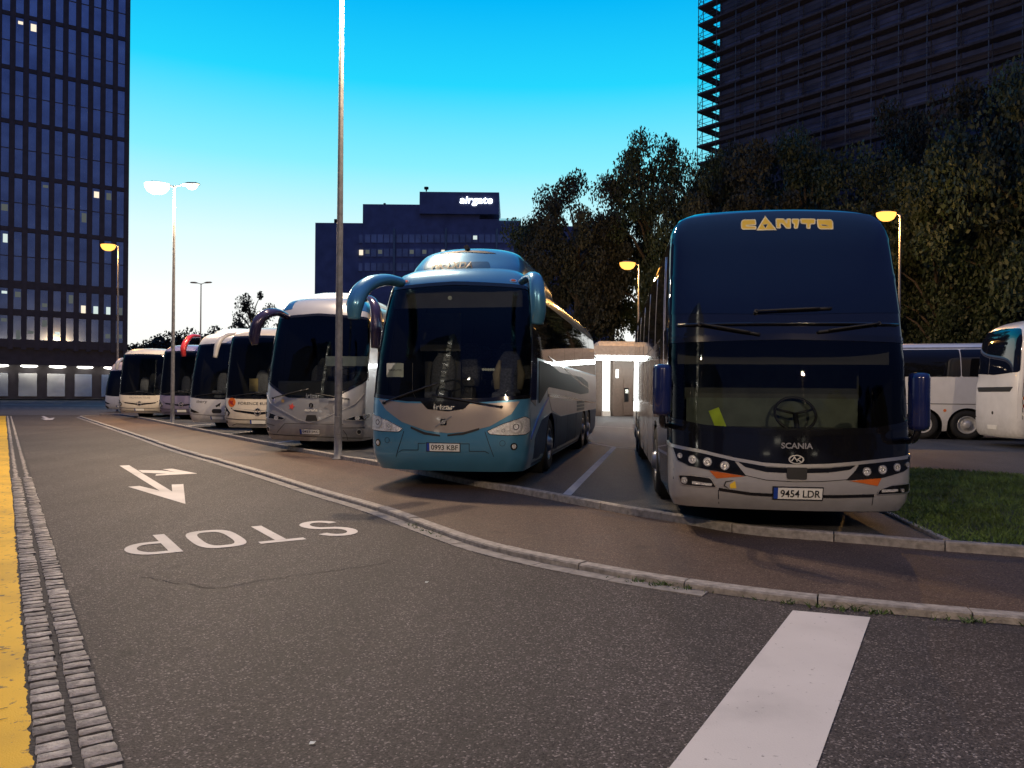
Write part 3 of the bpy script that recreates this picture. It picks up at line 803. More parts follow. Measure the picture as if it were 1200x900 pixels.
mt['redp'] = paint('red_paint', (.34, .02, .025), .2, .3, dirt=0)
mt['bluestripe'] = paint('bright_blue_stripe', (.02, .07, .42), .3, .3, dirt=0)
mt['skirt'] = M('deep_blue_skirt', (.014, .036, .085), .6, spec=.2)
mt['yellowl'] = M('yellow_letters', (.78, .52, .04), .45, vary=.08)
mt['cream_l'] = M('pale_letter_edge', (.75, .66, .38), .45)
mt['grey_l'] = M('grey_letters', (.18, .18, .19), .5)
mt['silver_l'] = M('chrome_letters', (.62, .60, .55), .25, .9, vary=.1)

def side_windows(b, side, y0, y1, v0, v1, n, mat='sideglass', gap=.05):
    S = b.sh; st = (y1-y0)/n
    for i in range(n):
        a, c = S.sy(y0+i*st+gap/2, side), S.sy(y0+(i+1)*st-gap/2, side)
        b.patch('side_window', rounded([(min(a, c), v0), (max(a, c), v0), (max(a, c), v1), (min(a, c), v1)], .06), mt[mat], off=.006, thick=.012, step=(.8, .16))
def add_wheels(b, axles, r=.5, rim='rim', x=1.255):
    for y in axles:
        for sg in (-1, 1): wheel(b, sg*x, y, r, rim=rim)
def arches(S, axles): return [arch_poly(S, y, sg, v0=S.v0) for y in axles for sg in (-1, 1)]
def star_badge(b, c, r, parent=None):
    f = b.patch('emblem', circ(c, r, 20), mt['gasket'], parent, off=.012, thick=.015, step=(9, 9))
    b.patch('emblem_ring', circ(c, r, 20), mt['chrome'], f, off=.018, thick=.008, holes=[circ(c, r*.82, 20)], step=(9, 9))
    P = []
    for k in range(6):
        a = pi/2+k*pi/3; q = r*.85 if k % 2 == 0 else r*.16; P.append((c[0]+q*cos(a), c[1]+q*sin(a)))
    b.patch('emblem_star', P, mt['chrome'], f, off=.019, thick=.006, step=(9, 9))
def seam(b, pts, w=.009, name='panel_seam', off=.0075): return b.patch(name, ribbon(pts, w), mt['matt'], off=off, thick=.004)

# ---------------- the black double height coach, nearest on the right
S = Shell(13.6, [(.22, 1.18, .10, .22, .1), (.34, 1.228, .03, .34, .02), (.55, 1.245, .0, .55, 0), (1.0, 1.25, .03, 1.0, 0), (1.6, 1.25, .12, 1.6, 0), (2.3, 1.245, .28, 2.3, .04), (2.9, 1.225, .46, 2.9, .08), (3.25, 1.205, .58, 3.25, .12), (3.48, 1.13, .69, 3.465, .25), (3.66, .95, .88, 3.575, .4), (4.0, .4, 1.4, 3.62, .7), (4.4, 0, 1.7, 3.64, .9)], d=.34, n=5.0, bulge=.13)
dd = Coach('coach', 'tall black coach with silver bumper and yellow letters above its huge dark upper windscreen', (2.93, 7.97, LOTZ), rad(7.3), S, GRP)
c4 = lambda *P: dd.px([(720+x/2.308, 230+y/2.308) for x, y in P])
D = lambda *P: dd.px([(780+x/4, 480+y/4) for x, y in P])
ax_dd = (2.85, 9.3, 10.65)
wl = .985*S.A
low = [(-wl, 1.17), (-.9, 1.06), (0, 1.02), (.9, 1.06), (wl, 1.17), (wl*1.0, 2.05), (0, 2.08), (-wl, 2.05)]
low = rounded(low, .07)
body(dd, mt['black'], arches(S, ax_dd)+[low])
windscreen(dd, low, .05)
up = rounded([(-wl*1.0, 2.34), (0, 2.30), (wl*1.0, 2.34), (wl*.99, 2.95), (wl*.96, 3.28), (wl*.84, 3.50), (0, 3.56), (-wl*.84, 3.50), (-wl*.96, 3.28), (-wl*.99, 2.95)], .12)
uw = dd.patch('upper_windscreen', up, mt['upglass'], off=.006, thick=.014)
underbody(dd, ax_dd); add_wheels(dd, ax_dd)
interior(dd, 1.12, .42, seats=((-.72, 1.5), (.72, 1.5)), wheel_x=.25, rows=1)
bm = bmesh.new(); box(bm, (-.98, 1.22, 1.06), (1.0, 1.235, 1.40)); obj('curtain', bm, M('grey_green_curtain', (.10, .12, .105), .9), dd.root)
bm = bmesh.new(); box(bm, (-1.0, 1.24, 1.38), (1.02, 1.255, 1.88)); obj('curtain', bm, M('grey_curtain', (.07, .075, .07), .9), dd.root)
bm = bmesh.new(); box(bm, (-1.14, .62, 1.78), (1.14, .64, 2.1)); obj('sun_blind', bm, mt['matt'], dd.root)
bm = bmesh.new(); box(bm, (-.1, .45, 1.05), (.02, .47, 1.3), Matrix.Translation((-.2, .25, .08)) @ Matrix.Rotation(rad(-22), 4, 'Y')); obj('hi_vis_vest', bm, M('hi_vis', (.45, .6, .03), .7), dd.root)
# silver front mask, chrome line and openings
chro = D((40, 160), (170, 196), (320, 232), (460, 256), (600, 265), (760, 262), (905, 250), (1030, 236), (1130, 216))
aa = S.A-.06
chro = [(-aa-.02, chro[0][1]+.01)]+chro[1:-1]+[(aa+.02, chro[-1][1]+.01)]
bump = [(-aa-.05, .23), (aa+.05, .23), (aa+.05, chro[-1][1]-.03)] + list(reversed(chro)) + [(-aa-.05, chro[0][1]-.03)]
bp_ = dd.patch('bumper', bump, mt['silver'], off=.005, thick=.012, holes=[arch_poly(S, 2.85, sg, v0=0) for sg in (-1, 1)])
dd.patch('chrome_strip', ribbon(chro, .034), mt['chrome'], off=.016, thick=.014)
dd.patch('upper_grille', D((340, 243), (470, 268), (600, 276), (760, 274), (890, 262), (862, 282), (760, 295), (600, 298), (470, 292), (372, 268)), mt['gasket'], bp_, off=.011, thick=.006)
dd.patch('sensor_cover', rounded(D((566, 270), (662, 272), (660, 327), (568, 324)), .015), mt['matt'], bp_, off=.02, thick=.016)
seam(dd, D((375, 308), (470, 330), (600, 338), (730, 337), (850, 328)), .007)
seam(dd, D((248, 375), (250, 440)), .008)
dd.patch('black_line', ribbon(D((250, 372), (400, 394), (600, 404), (800, 406), (975, 402)), .03), mt['gasket'], bp_, off=.012, thick=.008)
seam(dd, D((972, 400), (966, 446)), .008)
for sgn, cl, lamps, orr, fog, fl in (
    (-1, [(38, 176), (110, 192), (320, 236), (345, 270), (378, 311), (215, 284), (110, 262), (60, 236)], [(70, 215, 13), (127, 233, 20), (197, 244, 21), (277, 262, 21)], [(205, 285), (372, 312), (238, 322)], [(60, 304), (120, 306), (212, 318), (242, 366), (140, 360), (75, 352)], [(90, 330, 14)]),
    (1, [(908, 254), (1030, 240), (1138, 218), (1140, 262), (1110, 290), (1010, 320), (845, 331), (880, 295)], [(940, 290, 20), (1013, 281, 21), (1080, 270, 19), (1128, 258, 13)], [(862, 334), (1010, 320), (992, 357)], [(1000, 372), (1060, 352), (1138, 342), (1138, 386), (1060, 396), (985, 400)], [(1105, 377, 8)])):
    hl = dd.patch('headlight', D(*cl), mt['gasket'], off=.014, thick=.012)
    for x, y, r in lamps: round_lamp(dd, D((x, y))[0], r/4/114*.86, hl)
    dd.patch('indicator_panel', D(*orr), mt['orange'], bp_, off=.010, thick=.006)
    fg = dd.patch('fog_lamp', rounded(D(*fog), .03), mt['gasket'], off=.011, thick=.006)
    dd.patch('fog_trim', rounded(D(*fog), .03), mt['chrome'], fg, off=.013, thick=.006, holes=[inset(rounded(D(*fog), .03), .008)])
    for x, y, r in fl: round_lamp(dd, D((x, y))[0], r/4/114, fg)
    if sgn < 0: dd.patch('running_light', rounded(D((125, 334), (218, 346), (216, 357), (125, 347)), .008), mt['reflector'], fg, off=.014, thick=.006)
    else: dd.patch('running_light', rounded(D((1010, 374), (1085, 371), (1085, 382), (1010, 386)), .008), mt['reflector'], fg, off=.014, thick=.006)
pc = D((619, 392))[0]; number_plate(dd, pc, '9454 LDR', .50, .115)
pp = D((615, 170))[0]; dd.text('lettering', 'SCANIA', pp, .325, .062, mt['grey_l'], off=.012, bold=.03)
oc = D((612, 234))[0]
em = dd.patch('emblem', circ(oc, .047, 24, 1.7), mt['chrome'], off=.012, thick=.01, holes=[circ(oc, .037, 24, 1.75)], step=(9, 9))
dd.shapes('emblem_mark', [ribbon([(oc[0]-.05, oc[1]-.018), (oc[0]-.02, oc[1]+.025), (oc[0]+.01, oc[1]-.02)], .011), ribbon([(oc[0]+.045, oc[1]+.022), (oc[0]+.01, oc[1]+.0), (oc[0]+.05, oc[1]-.024)], .011)], mt['chrome'], em, off=.014)
dd.shapes('swoosh_mark', [ribbon(D((318, 332), (282, 338), (275, 356), (296, 370)), [.004, .012, .013, .004])], mt['ink'], bp_, off=.009)
dd.shapes('crest', [D((300, 350), (326, 334), (332, 368), (304, 368))], mt['yellowl'], bp_, off=.009)
# CANITO in fat rounded letters
cp = lambda x, y: (850+x/8, 245+y/8)
def let(P): return dd.px([cp(*p) for p in P])
LT = {'C': [(152, 122), (170, 108), (280, 106), (285, 150), (195, 155), (195, 165), (285, 168), (285, 192), (165, 192), (152, 180)],
      'A': [(373, 78), (470, 196), (300, 199)],
      'N': [(474, 98), (545, 98), (575, 140), (575, 98), (608, 98), (608, 184), (570, 182), (535, 138), (510, 136), (514, 182), (480, 182)],
      'I': [(624, 100), (688, 100), (682, 138), (672, 182), (645, 184), (646, 140), (628, 136)],
      'T': [(704, 98), (838, 100), (836, 142), (792, 144), (790, 184), (760, 182), (762, 142), (710, 138)],
      'O': [(858, 104), (990, 106), (1002, 126), (1004, 190), (885, 190), (868, 172)]}
HO = {'A': [(352, 150), (396, 148), (376, 182)], 'O': [(895, 150), (935, 153), (965, 165), (905, 160)]}
lp = None
for ch, P in LT.items():
    q = let(P); q = rounded(q, .012, 2) if ch != 'A' else q
    o = dd.patch('lettering', inset(q, -.007), mt['cream_l'], uw, off=.010, thick=.004, holes=[let(HO[ch])] if ch in HO else [])
    o2 = dd.patch('letter_face', inset(q, .007), mt['yellowl'], uw, off=.0125, thick=.004, holes=[inset(let(HO[ch]), -.006)] if ch in HO else [])
    me = o2.data; bm = bmesh.new(); bm.from_mesh(o.data); n0 = len(bm.faces); bm.from_mesh(me)
    bm.faces.ensure_lookup_table()
    for f in bm.faces[n0:]: f.material_index = 1
    bm.to_mesh(o.data); bm.free(); o.data.materials.append(mt['yellowl']); bpy.data.objects.remove(o2); bpy.data.meshes.remove(me)
# divider band hardware: two parked upper wipers and lower wipers hung from the top
wiper(dd, (-.95, 2.20), (-.42, 2.10)); wiper(dd, (.95, 2.20), (.4, 2.12))
wiper(dd, (-.35, 2.33), (.32, 2.36))
bm = bmesh.new(); tube(bm, [dd.on(np.float64(t), 2.2, .01) for t in np.linspace(-1.2, 1.2, 15)], .03, 8, flat=.6); obj('divider_bar', bm, mt['gasket'], dd.root)
for sg, px_, py0, py1 in ((-1, 776, 427, 487), (1, 1077, 437, 505)):
    Zm = 8.05 if sg < 0 else 7.7
    t, bt = (dd.M.inverted() @ at_depth(px_, p, Zm) for p in (py0, py1)); cx = (t+bt)/2; h2 = (t.z-bt.z)/2
    bm = bmesh.new(); tube(bm, [(cx.x, cx.y, cx.z-h2), (cx.x, cx.y, cx.z-h2*.93), (cx.x, cx.y, cx.z-h2*.8), (cx.x, cx.y, cx.z+h2*.8), (cx.x, cx.y, cx.z+h2*.95), (cx.x, cx.y, cx.z+h2)], [.05, .088, .098, .098, .09, .06], 16, flat=1.2, up=(1, 0, 0))
    mr_ = obj('mirror', bm, mt['navy'], dd.root)
    bm = bmesh.new(); tube(bm, catmull([(cx.x, cx.y, cx.z-h2*.9), (cx.x-sg*.02, cx.y+.1, cx.z-h2-.1), (sg*1.22, .62, cx.z-h2-.12)], 4), .035, 8); obj('mirror_arm', bm, mt['gasket'], mr_)
# near flank: glass decks over silver lockers, all down the left-hand side (seen) and the right
for sg in (-1, 1):
    side_windows(dd, sg, 1.1, 13.2, 2.16, 3.12, 6)
    side_windows(dd, sg, 2.0, 13.2, 1.32, 2.06, 6)
    dd.patch('entrance_door', rounded([(min(S.sy(.5, sg), S.sy(1.85, sg)), .3), (max(S.sy(.5, sg), S.sy(1.85, sg)), .3), (max(S.sy(.5, sg), S.sy(1.85, sg)), 2.2), (min(S.sy(.5, sg), S.sy(1.85, sg)), 2.2)], .05), mt['upglass'], off=.007, thick=.012, step=(.4, .2))
    for i, (a, c) in enumerate(((3.55, 5.2), (5.25, 6.9), (6.95, 8.55), (11.4, 13.2))):
        q = [(S.sy(a, sg), .3), (S.sy(c, sg), .3), (S.sy(c, sg), 1.26), (S.sy(a, sg), 1.26)]
        dd.patch('locker_door', rounded([(min(p[0] for p in q)+.01, .3), (max(p[0] for p in q)-.01, .3), (max(p[0] for p in q)-.01, 1.26), (min(p[0] for p in q)+.01, 1.26)], .03), mt['silver'], off=.007, thick=.012, step=(.8, .2))
    for i in range(7):
        a = S.sy(1.1+i*2.02, sg); dd.patch('side_pillar', [(a-.012, 1.3), (a+.012, 1.3), (a+.012, 3.15), (a-.012, 3.15)], mt['chrome'], off=.011, thick=.008, step=(1, .2))
bm = bmesh.new(); tube(bm, [(.55, 2.2, 3.5), (.52, 2.35, 3.85)], .006, 5); obj('aerial', bm, mt['matt'], dd.root)

# ---------------- curved-front coaches with a roof fairing (teal, silver, white)
def irz_shell(L=13.0, k=1.0):
    P = [(.22, 1.18, .14, .22, .1), (.40, 1.245, .04, .40, .02), (.65, 1.268, .0, .65, 0), (1.1, 1.275, .02, 1.1, 0), (1.6, 1.275, .10, 1.6, 0), (2.3, 1.255, .28, 2.3, .06), (2.9, 1.215, .48, 2.9, .12), (3.15, 1.165, .57, 3.15, .16), (3.35, 1.08, .69, 3.34, .25), (3.55, .90, .92, 3.48, .4), (3.8, .6, 1.25, 3.545, .7), (4.2, 0, 1.6, 3.57, .9)]
    f = lambda z: z if z < 1.2 else 1.2+(z-1.2)*k
    return Shell(L, [(f(v), w, y, f(z), r) for v, w, y, z, r in P], d=.38, n=3.8, bulge=.13)
def fairing(b, mat, y0=.55, L=4.6, w=.93, z0=3.18, h=.62, name='roof_fairing'):
    f = Shell(L, [(0, w, .0, z0, 0), (.16*h, w*.995, .10, z0+.22*h, .15), (.45*h, w*.95, .28, z0+.50*h, .5), (.75*h, w*.86, .48, z0+.76*h, 1.0), (1.0*h, w*.68, .75, z0+.92*h, 1.5), (1.35*h, w*.42, 1.05, z0+.98*h, 1.8), (1.9*h, 0, 1.3, z0+h, 2.0)], d=.55, n=2.5, dr=.6, bulge=.10, y0=y0)
    # outline built for a 1.275 half width is narrowed by the profile
    fb = b.sub(f)
    o = fb.patch(name, [(-f.S, 0), (f.S, 0), (f.S, f.v1), (-f.S, f.v1)], mat, off=0, thick=0, step=(.12, .05))
    return fb, o
def irz_screen(S, vb=1.18, vbc=1.12, vt=3.03, vtc=3.10):
    w = S.A
    return rounded([(-w*.97, vb), (-.6, vbc+.01), (0, vbc), (.6, vbc+.01), (w*.97, vb), (w*1.0, 1.7), (w*.985, 2.4), (w*.955, vt-.08), (w*.86, vt+.0), (0, vtc), (-w*.86, vt+.0), (-w*.955, vt-.08), (-w*.985, 2.4), (-w*1.0, 1.7)], .07)
def simple_side(b, sg, L, lower, axles):
    S = b.sh
    side_windows(b, sg, 1.25, L-.5, 1.75, b.sh.v1*.72, 6)

# teal coach
S = irz_shell(13.0)
bl = Coach('coach', 'teal blue coach with champagne smile panel and swept ear mirrors, number plate 0993 KBF', (-1.06, 11.75, LOTZ), rad(11), S, GRP)
B3 = lambda *P: bl.px([(400+x/3.2156, 280+y/3.2156) for x, y in P])
ax_b = (2.8, 9.0, 10.4)
scr = irz_screen(S)
ot = B3((195, 185), (440, 163), (695, 185), (700, 300), (700, 480), (672, 603), (400, 612), (142, 592), (150, 480), (166, 330))
hw = min(.99*S.A, max(abs(p[0]) for p in ot)); vt_ = (ot[0][1]+ot[2][1])/2; vb_ = (ot[5][1]+ot[7][1])/2
scr = irz_screen(S, vb_+.02, ot[6][1], vt_, ot[1][1])
body(bl, mt['teal'], arches(S, ax_b)+[scr])
windscreen(bl, scr, .045); underbody(bl, ax_b); add_wheels(bl, ax_b)
for sg in (-1, 1): bl.patch('driver_window', rounded([(sg*(S.A-.04), 1.32), (S.sy(1.02, sg), 1.22), (S.sy(1.02, sg), 3.02), (sg*(S.A+.02), 2.98)], .05), mt['sideglass'], off=.007, thick=.014)
interior(bl, vb_, .45, rows=3, seats=((.72, 1.35), (-.62, 1.9)), wheel_x=-.18, pale=(0,))
mask = B3((142, 604), (170, 645), (230, 690), (320, 722), (400, 732), (480, 726), (560, 706), (640, 660), (672, 612))
mask = mask + [(.6, ot[6][1]-.035), (0, ot[6][1]-.04), (-.6, ot[6][1]-.035)]
mk = bl.patch('front_panel', mask, mt['beige'], off=.006, thick=.01)
bl.patch('badge_recess', rounded(B3((296, 610), (492, 612), (462, 642), (400, 650), (325, 642)), .02), mt['gasket'], mk, off=.011, thick=.01)
bl.text('lettering', 'Irizar', B3((388, 634))[0], .33, .085, mt['silver_l'], mk, off=.017, bold=.03)
for P in ([(262, 706), (315, 728), (372, 738), (372, 745), (312, 737), (262, 714)], [(400, 744), (400, 737), (460, 729), (520, 712), (520, 720), (460, 738)]):
    bl.patch('grille_slot', B3(*P), mt['matt'], off=.009, thick=.006)
e0 = B3((386, 690))[0]
ev = bl.patch('emblem', rounded([(e0[0]-.05, e0[1]-.05), (e0[0]+.05, e0[1]-.05), (e0[0]+.05, e0[1]+.05), (e0[0]-.05, e0[1]+.05)], .02), mt['gasket'], mk, off=.016, thick=.012)
bl.shapes('emblem_mark', [ribbon(B3((356, 708), (384, 690), (417, 669)), .022)], mt['grey_l'], ev, off=.02)
bl.shapes('emblem_face', [circ(e0, .032, 14)], mt['silver_l'], ev, off=.019)
for P, lam in (([(120, 655), (175, 682), (234, 714), (220, 728), (160, 726), (112, 718), (108, 695)], [(140, 690, 20), (182, 705, 12)]), ([(548, 724), (610, 695), (690, 668), (708, 678), (710, 722), (690, 738), (620, 742), (558, 737)], [(657, 708, 22), (610, 722, 13)])):
    q = rounded(B3(*P), .02)
    h_ = bl.patch('headlight', q, mt['reflector'], off=.010, thick=.012)
    bl.patch('headlight_rim', q, mt['gasket'], h_, off=.012, thick=.006, holes=[inset(q, .008)])
    for x, y, r in lam: round_lamp(bl, B3((x, y))[0], r/3.2156/76*1.0, h_)
for x, y in ((139, 767), (650, 782)):
    c = B3((x, y))[0]; fg = bl.patch('fog_lamp', circ(c, .055), mt['gasket'], off=.010, thick=.01, step=(9, 9)); bl.patch('lamp', circ(c, .034), mt['reflector'], fg, off=.013, thick=.008, step=(9, 9))
for x, y in ((173, 758), (607, 770)):
    c = B3((x, y))[0]; bl.patch('tow_cap', circ(c, .045, 18), mt['matt'], off=.0065, thick=.003, holes=[circ(c, .040, 18)], step=(9, 9))
for P in ([(236, 724), (222, 770), (207, 820)], [(541, 726), (556, 772), (574, 820)], [(318, 770), (290, 770), (290, 795), (228, 795), (216, 804)], [(448, 772), (482, 772), (482, 800), (540, 800), (556, 808)]): seam(bl, B3(*P), .008)
number_plate(bl, B3((384, 785))[0], '0993 KBF', .52, .115)
for x, y in ((245, 162), (648, 158)):
    c = B3((x, y))[0]; k = bl.patch('marker_light', circ(c, .028, 16, 2.4), mt['chrome'], off=.012, thick=.014, step=(9, 9)); bl.patch('lens', circ(c, .018, 14, 2.4), mt['orange'], k, off=.016, thick=.006, step=(9, 9))
fb, fo = fairing(bl, mt['teal'], y0=.84, w=.98, z0=3.36, h=.62)
F2 = lambda *P: fb.px([(480+x/8, 285+y/8) for x, y in P])
fb.patch('air_slot', F2((290, 100), (400, 82), (520, 70), (700, 76), (810, 98), (700, 96), (520, 84), (400, 96)), mt['matt'], fo, off=.006, thick=.006)
c = F2((400, 212)); fb.text('lettering', 'PIK-LXDA', (c[0][0], c[0][1]), .95, .12, mt['ink'], fo, off=.02, bold=.02)
fb.patch('display_band', rounded(F2((160, 170), (300, 180), (520, 178), (740, 172), (760, 230), (740, 262), (500, 275), (250, 270), (130, 250)), .05), paint('teal_darker_band', (.03, .11, .17), .5, .3, dirt=0), fo, off=.003, thick=.006)
bm = bmesh.new(); q = Vector(fb.sh.pt(np.float64(0), np.float64(.55))); tube(bm, [q, q+Vector((0, -.1, .02))], .045, 8); obj('camera_pod', bm, mt['matt'], bl.root)
def ear(b, pxs, Zs, radii, mat, flat=.6):
    P = [b.M.inverted() @ at_depth(x, y, Z) for (x, y), Z in zip(pxs, Zs)]
    return mirror_arm(b, P, radii, mat, flat=flat, up=(0, 1, 0))
ear(bl, [(470, 331), (452, 328), (434, 332), (422, 342), (416, 357), (415, 374)], [12.45, 12.15, 11.8, 11.6, 11.5, 11.5], [.10, .115, .14, .15, .145, .10], mt['teal'], flat=.8)
ear(bl, [(612, 330), (622, 324), (628, 328), (630, 345), (631, 365), (630, 379)], [12.1, 11.7, 11.45, 11.35, 11.35, 11.4], [.07, .085, .11, .12, .115, .09], mt['teal'], flat=.8)
bm = bmesh.new(); box(bm, (-1.08, .80, 2.82), (1.08, .82, 3.12)); obj('sun_blind', bm, mt['dash'], bl.root)
bm = bmesh.new(); box(bm, (-1.12, 2.35, 2.2), (-.35, 2.4, 2.9)); box(bm, (-.98, 2.2, 1.0), (-.3, 2.3, 2.0)); obj('partition', bm, mt['dash'], bl.root)
bm = bmesh.new(); tube(bm, [(-.12, .78, 2.98), (-.12, .86, 2.98)], .035, 8); obj('dash_camera', bm, mt['paper'], bl.root)
wiper(bl, (-1.0, 1.26), (-.25, 1.52)); wiper(bl, (.9, 1.22), (.0, 1.36))
q = B3((200, 494))[0]; bm = bmesh.new(); c = Vector(S.pt(np.float64(q[0]), np.float64(q[1])))+Vector((0, .03, 0)); box(bm, (c.x-.14, c.y, c.z-.11), (c.x+.14, c.y+.006, c.z+.11)); pn = obj('notice', bm, mt['paper'], bl.root)
V_, F_, a_ = text_polys('EUROPLUTOS', .01); bm = bmesh.new(); vs = [bm.verts.new((c.x+x*.21, c.y-.003, c.z+y*.03)) for x, y in V_]
for f in F_: bm.faces.new([vs[i] for i in f])
obj('lettering', bm, mt['ink'], pn)
q = B3((552, 492))[0]; c = Vector(S.pt(np.float64(q[0]), np.float64(q[1])))+Vector((0, .03, 0)); bm = bmesh.new()
for i in range(5): tube(bm, [(c.x-.08+i*.04, c.y, c.z), (c.x-.08+i*.04, c.y+.008, c.z)], .022, 10, up=(1, 0, 0))
obj('tachograph_sticker', bm, mt['paper'], bl.root)
# right flank (seen): dark glass over a white panel with a swoosh window, blue skirt
for sg in (1, -1):
    side_windows(bl, sg, 1.0, 12.6, 2.02, 3.06, 6, gap=.02)
    Y = lambda *P: [(S.sy(y, sg), v) for y, v in P]
    bl.patch('skirt', Y((.95, .26), (12.7, .26), (12.7, .97), (4.2, .97), (2.9, 1.08), (1.7, .98), (1.0, .7)), mt['skirt'], off=.004, thick=.01, step=(.7, .15), holes=[arch_poly(S, y, sg, v0=.2) for y in ax_b])
    pl = bl.patch('side_panel', Y((2.3, 1.98), (12.8, 1.98), (12.8, .98), (4.2, .98), (2.9, 1.12), (2.35, 1.45)), mt['pwhite'], off=.006, thick=.012, step=(.7, .15))
    bl.patch('swoosh_window', rounded(Y((1.3, 1.25), (2.4, 1.55), (5.2, 1.50), (8.0, 1.42), (10.2, 1.46), (10.0, 1.75), (8.3, 1.86), (4.0, 1.86), (2.6, 1.98), (1.2, 1.98)), .1), mt['darkpanel'], off=.010, thick=.012, step=(.7, .15))
    bl.patch('swoosh_line', ribbon(Y((2.4, 1.40), (5.0, 1.36), (8.0, 1.26), (12.6, 1.16)), [.05, .07, .05, .02]), mt['gasket'], off=.010, thick=.008, step=(.7, .15))
    bl.patch('swoosh_line', ribbon(Y((2.4, 2.1), (4.5, 1.98), (7.5, 1.75), (10.4, 1.55)), [.02, .03, .03, .02]), mt['gasket'], off=.013, thick=.006, step=(.7, .15))
    bl.patch('blue_stripe', ribbon(Y((.62, .72), (1.2, .98), (1.9, 1.2), (2.5, 1.36)), [.05, .07, .06, .03]), mt['bluestripe'], off=.009, thick=.008)
    for k in range(3): bl.patch('vent', rounded(Y((7.2, 1.02+k*.085), (9.0, 1.02+k*.085), (9.0, 1.085+k*.085), (7.2, 1.085+k*.085)), .02), mt['matt'], off=.010, thick=.008, step=(.8, .2))
    for y in (3.6, 5.4, 7.1): seam(bl, Y((y, .35), (y, .97)), .012)

# silver coach
S = irz_shell(13.0, 1.14)
sv = Coach('coach', 'silver grey coach with white roof fairing and red star sticker, behind the front lamp post', (-4.93, 18.7, LOTZ), rad(7), S, GRP)
V4 = lambda *P: sv.px([(300+x/4.094, 320+y/4.094) for x, y in P])
V5 = lambda *P: sv.px([(310+x/8.571, 435+y/8.571) for x, y in P])
ot = V4((140, 175), (330, 168), (60, 500), (300, 600))
scr = irz_screen(S, ot[2][1]-.0, ot[3][1]+.01, 3.30, 3.38)
body(sv, mt['silverB'], arches(S, ax_b)+[scr]); windscreen(sv, scr, .045); underbody(sv, ax_b); add_wheels(sv, ax_b)
interior(sv, ot[2][1]-.02, .45, seats=((.7, 1.4), (-.6, 1.9)), wheel_x=.55)
sm = lambda L_: L_ + [(-p[0], p[1]) for p in reversed(L_)]
cl_ = V5((22, 215), (60, 320), (200, 410), (330, 480), (440, 518))
line = cl_[:-1]+[(0, cl_[-1][1])]; line = line + [(-p[0], p[1]) for p in reversed(line[:-1])]
sv.patch('chrome_line', ribbon(line, .022), mt['chrome'], off=.012, thick=.012)
hl_ = V5((4, 392), (60, 415), (130, 440), (212, 472), (180, 492), (60, 478), (6, 460))
for q, lam in ((hl_, V5((40, 440), (120, 468))), (V5((785, 492), (900, 450), (1050, 420), (1062, 440), (1050, 470), (1000, 492), (880, 498)), V5((1000, 455), (930, 470)))):
    q = rounded(q, .015); h_ = sv.patch('headlight', q, mt['gasket'], off=.010, thick=.01)
    sv.patch('headlight_rim', q, mt['chrome'], h_, off=.012, thick=.008, holes=[inset(q, .013)])
    for c in lam: round_lamp(sv, c, .05, h_)
for p_ in ((40, 580), (948, 610)):
    c = V5(p_)[0]; fg = sv.patch('fog_lamp', circ(c, .07), mt['chrome'], off=.010, thick=.01, step=(9, 9)); sv.patch('lamp', circ(c, .05), mt['gasket'], fg, off=.013, thick=.008, step=(9, 9))
for P in ([(128, 615), (205, 525), (420, 528), (790, 535)], [(788, 590), (825, 640), (835, 690)], [(0, 640), (400, 652), (1060, 665)], [(20, 520), (100, 545)], [(780, 570), (1010, 565)]): seam(sv, V5(*P), .012)
number_plate(sv, V5((455, 608))[0], '0423 JXC', .50, .11)
sv.text('lettering', 'irizar', V5((490, 248))[0], .36, .10, mt['silver_l'], off=.016, bold=.02)
c = V5((468, 342))[0]; g_ = sv.patch('emblem', circ(c, .055, 18), mt['gasket'], off=.012, thick=.01, step=(9, 9)); sv.patch('emblem_ring', circ(c, .03, 14), mt['silver_l'], g_, off=.015, thick=.006, holes=[circ(c, .016, 14)], step=(9, 9))
sv.text('lettering', 'noruña', V5((470, 390))[0], .32, .07, mt['plate'], off=.010, bold=.01)
sv.patch('sensor_cover', rounded(V5((425, 440), (515, 440), (535, 500), (412, 500)), .02), mt['matt'], off=.016, thick=.012)
def star(c, r, n=5, rot=0): return [(c[0]+(r if k % 2 == 0 else r*.5)*sin(pi*k/n+rot), c[1]+(r if k % 2 == 0 else r*.5)*cos(pi*k/n+rot)) for k in range(2*n)]
for p_, col, r in (((274, 355), (.5, .05, .04), .085), ((185, 298), (.5, .33, .1), .06), ((95, 290), (.2, .22, .4), .05)): sv.shapes('star_sticker', [star(V5(p_)[0], r, 5, .2)], M('sticker', col, .5), off=.008)
c = V5((650, 355))[0]; sv.shapes('bear_sticker', [rounded([(c[0]-.12, c[1]), (c[0]-.03, c[1]+.04), (c[0]-.02, c[1]+.14), (c[0]+.13, c[1]+.14), (c[0]+.13, c[1]+.05), (c[0]+.08, c[1]), (c[0]+.12, c[1]-.16), (c[0]+.02, c[1]-.16), (c[0]-.01, c[1]-.04), (c[0]-.12, c[1]-.04)], .02)], mt['grey_l'], off=.008)
fb, fo = fairing(sv, mt['whitep'], y0=.72, w=.92, z0=3.46, h=.62)
E4 = lambda *P: fb.px([(345+x/12, 335+y/12) for x, y in P])
c = E4((470, 240))[0]; fb.text('lettering', 'Europamundo', c, 1.18, .12, mt['grey_l'], fo, off=.006, slant=.25)
c = E4((738, 238))[0]; fb.shapes('emblem', [circ(c, .055, 16, 1.3)], mt['grey_l'], fo, off=.006)
fb.shapes('caption', [ribbon([(a, E4((300, 268))[0][1]), (a+.07, E4((300, 268))[0][1])], .02) for a in np.linspace(-.62, .45, 9)], mt['grey_l'], fo, off=.006)
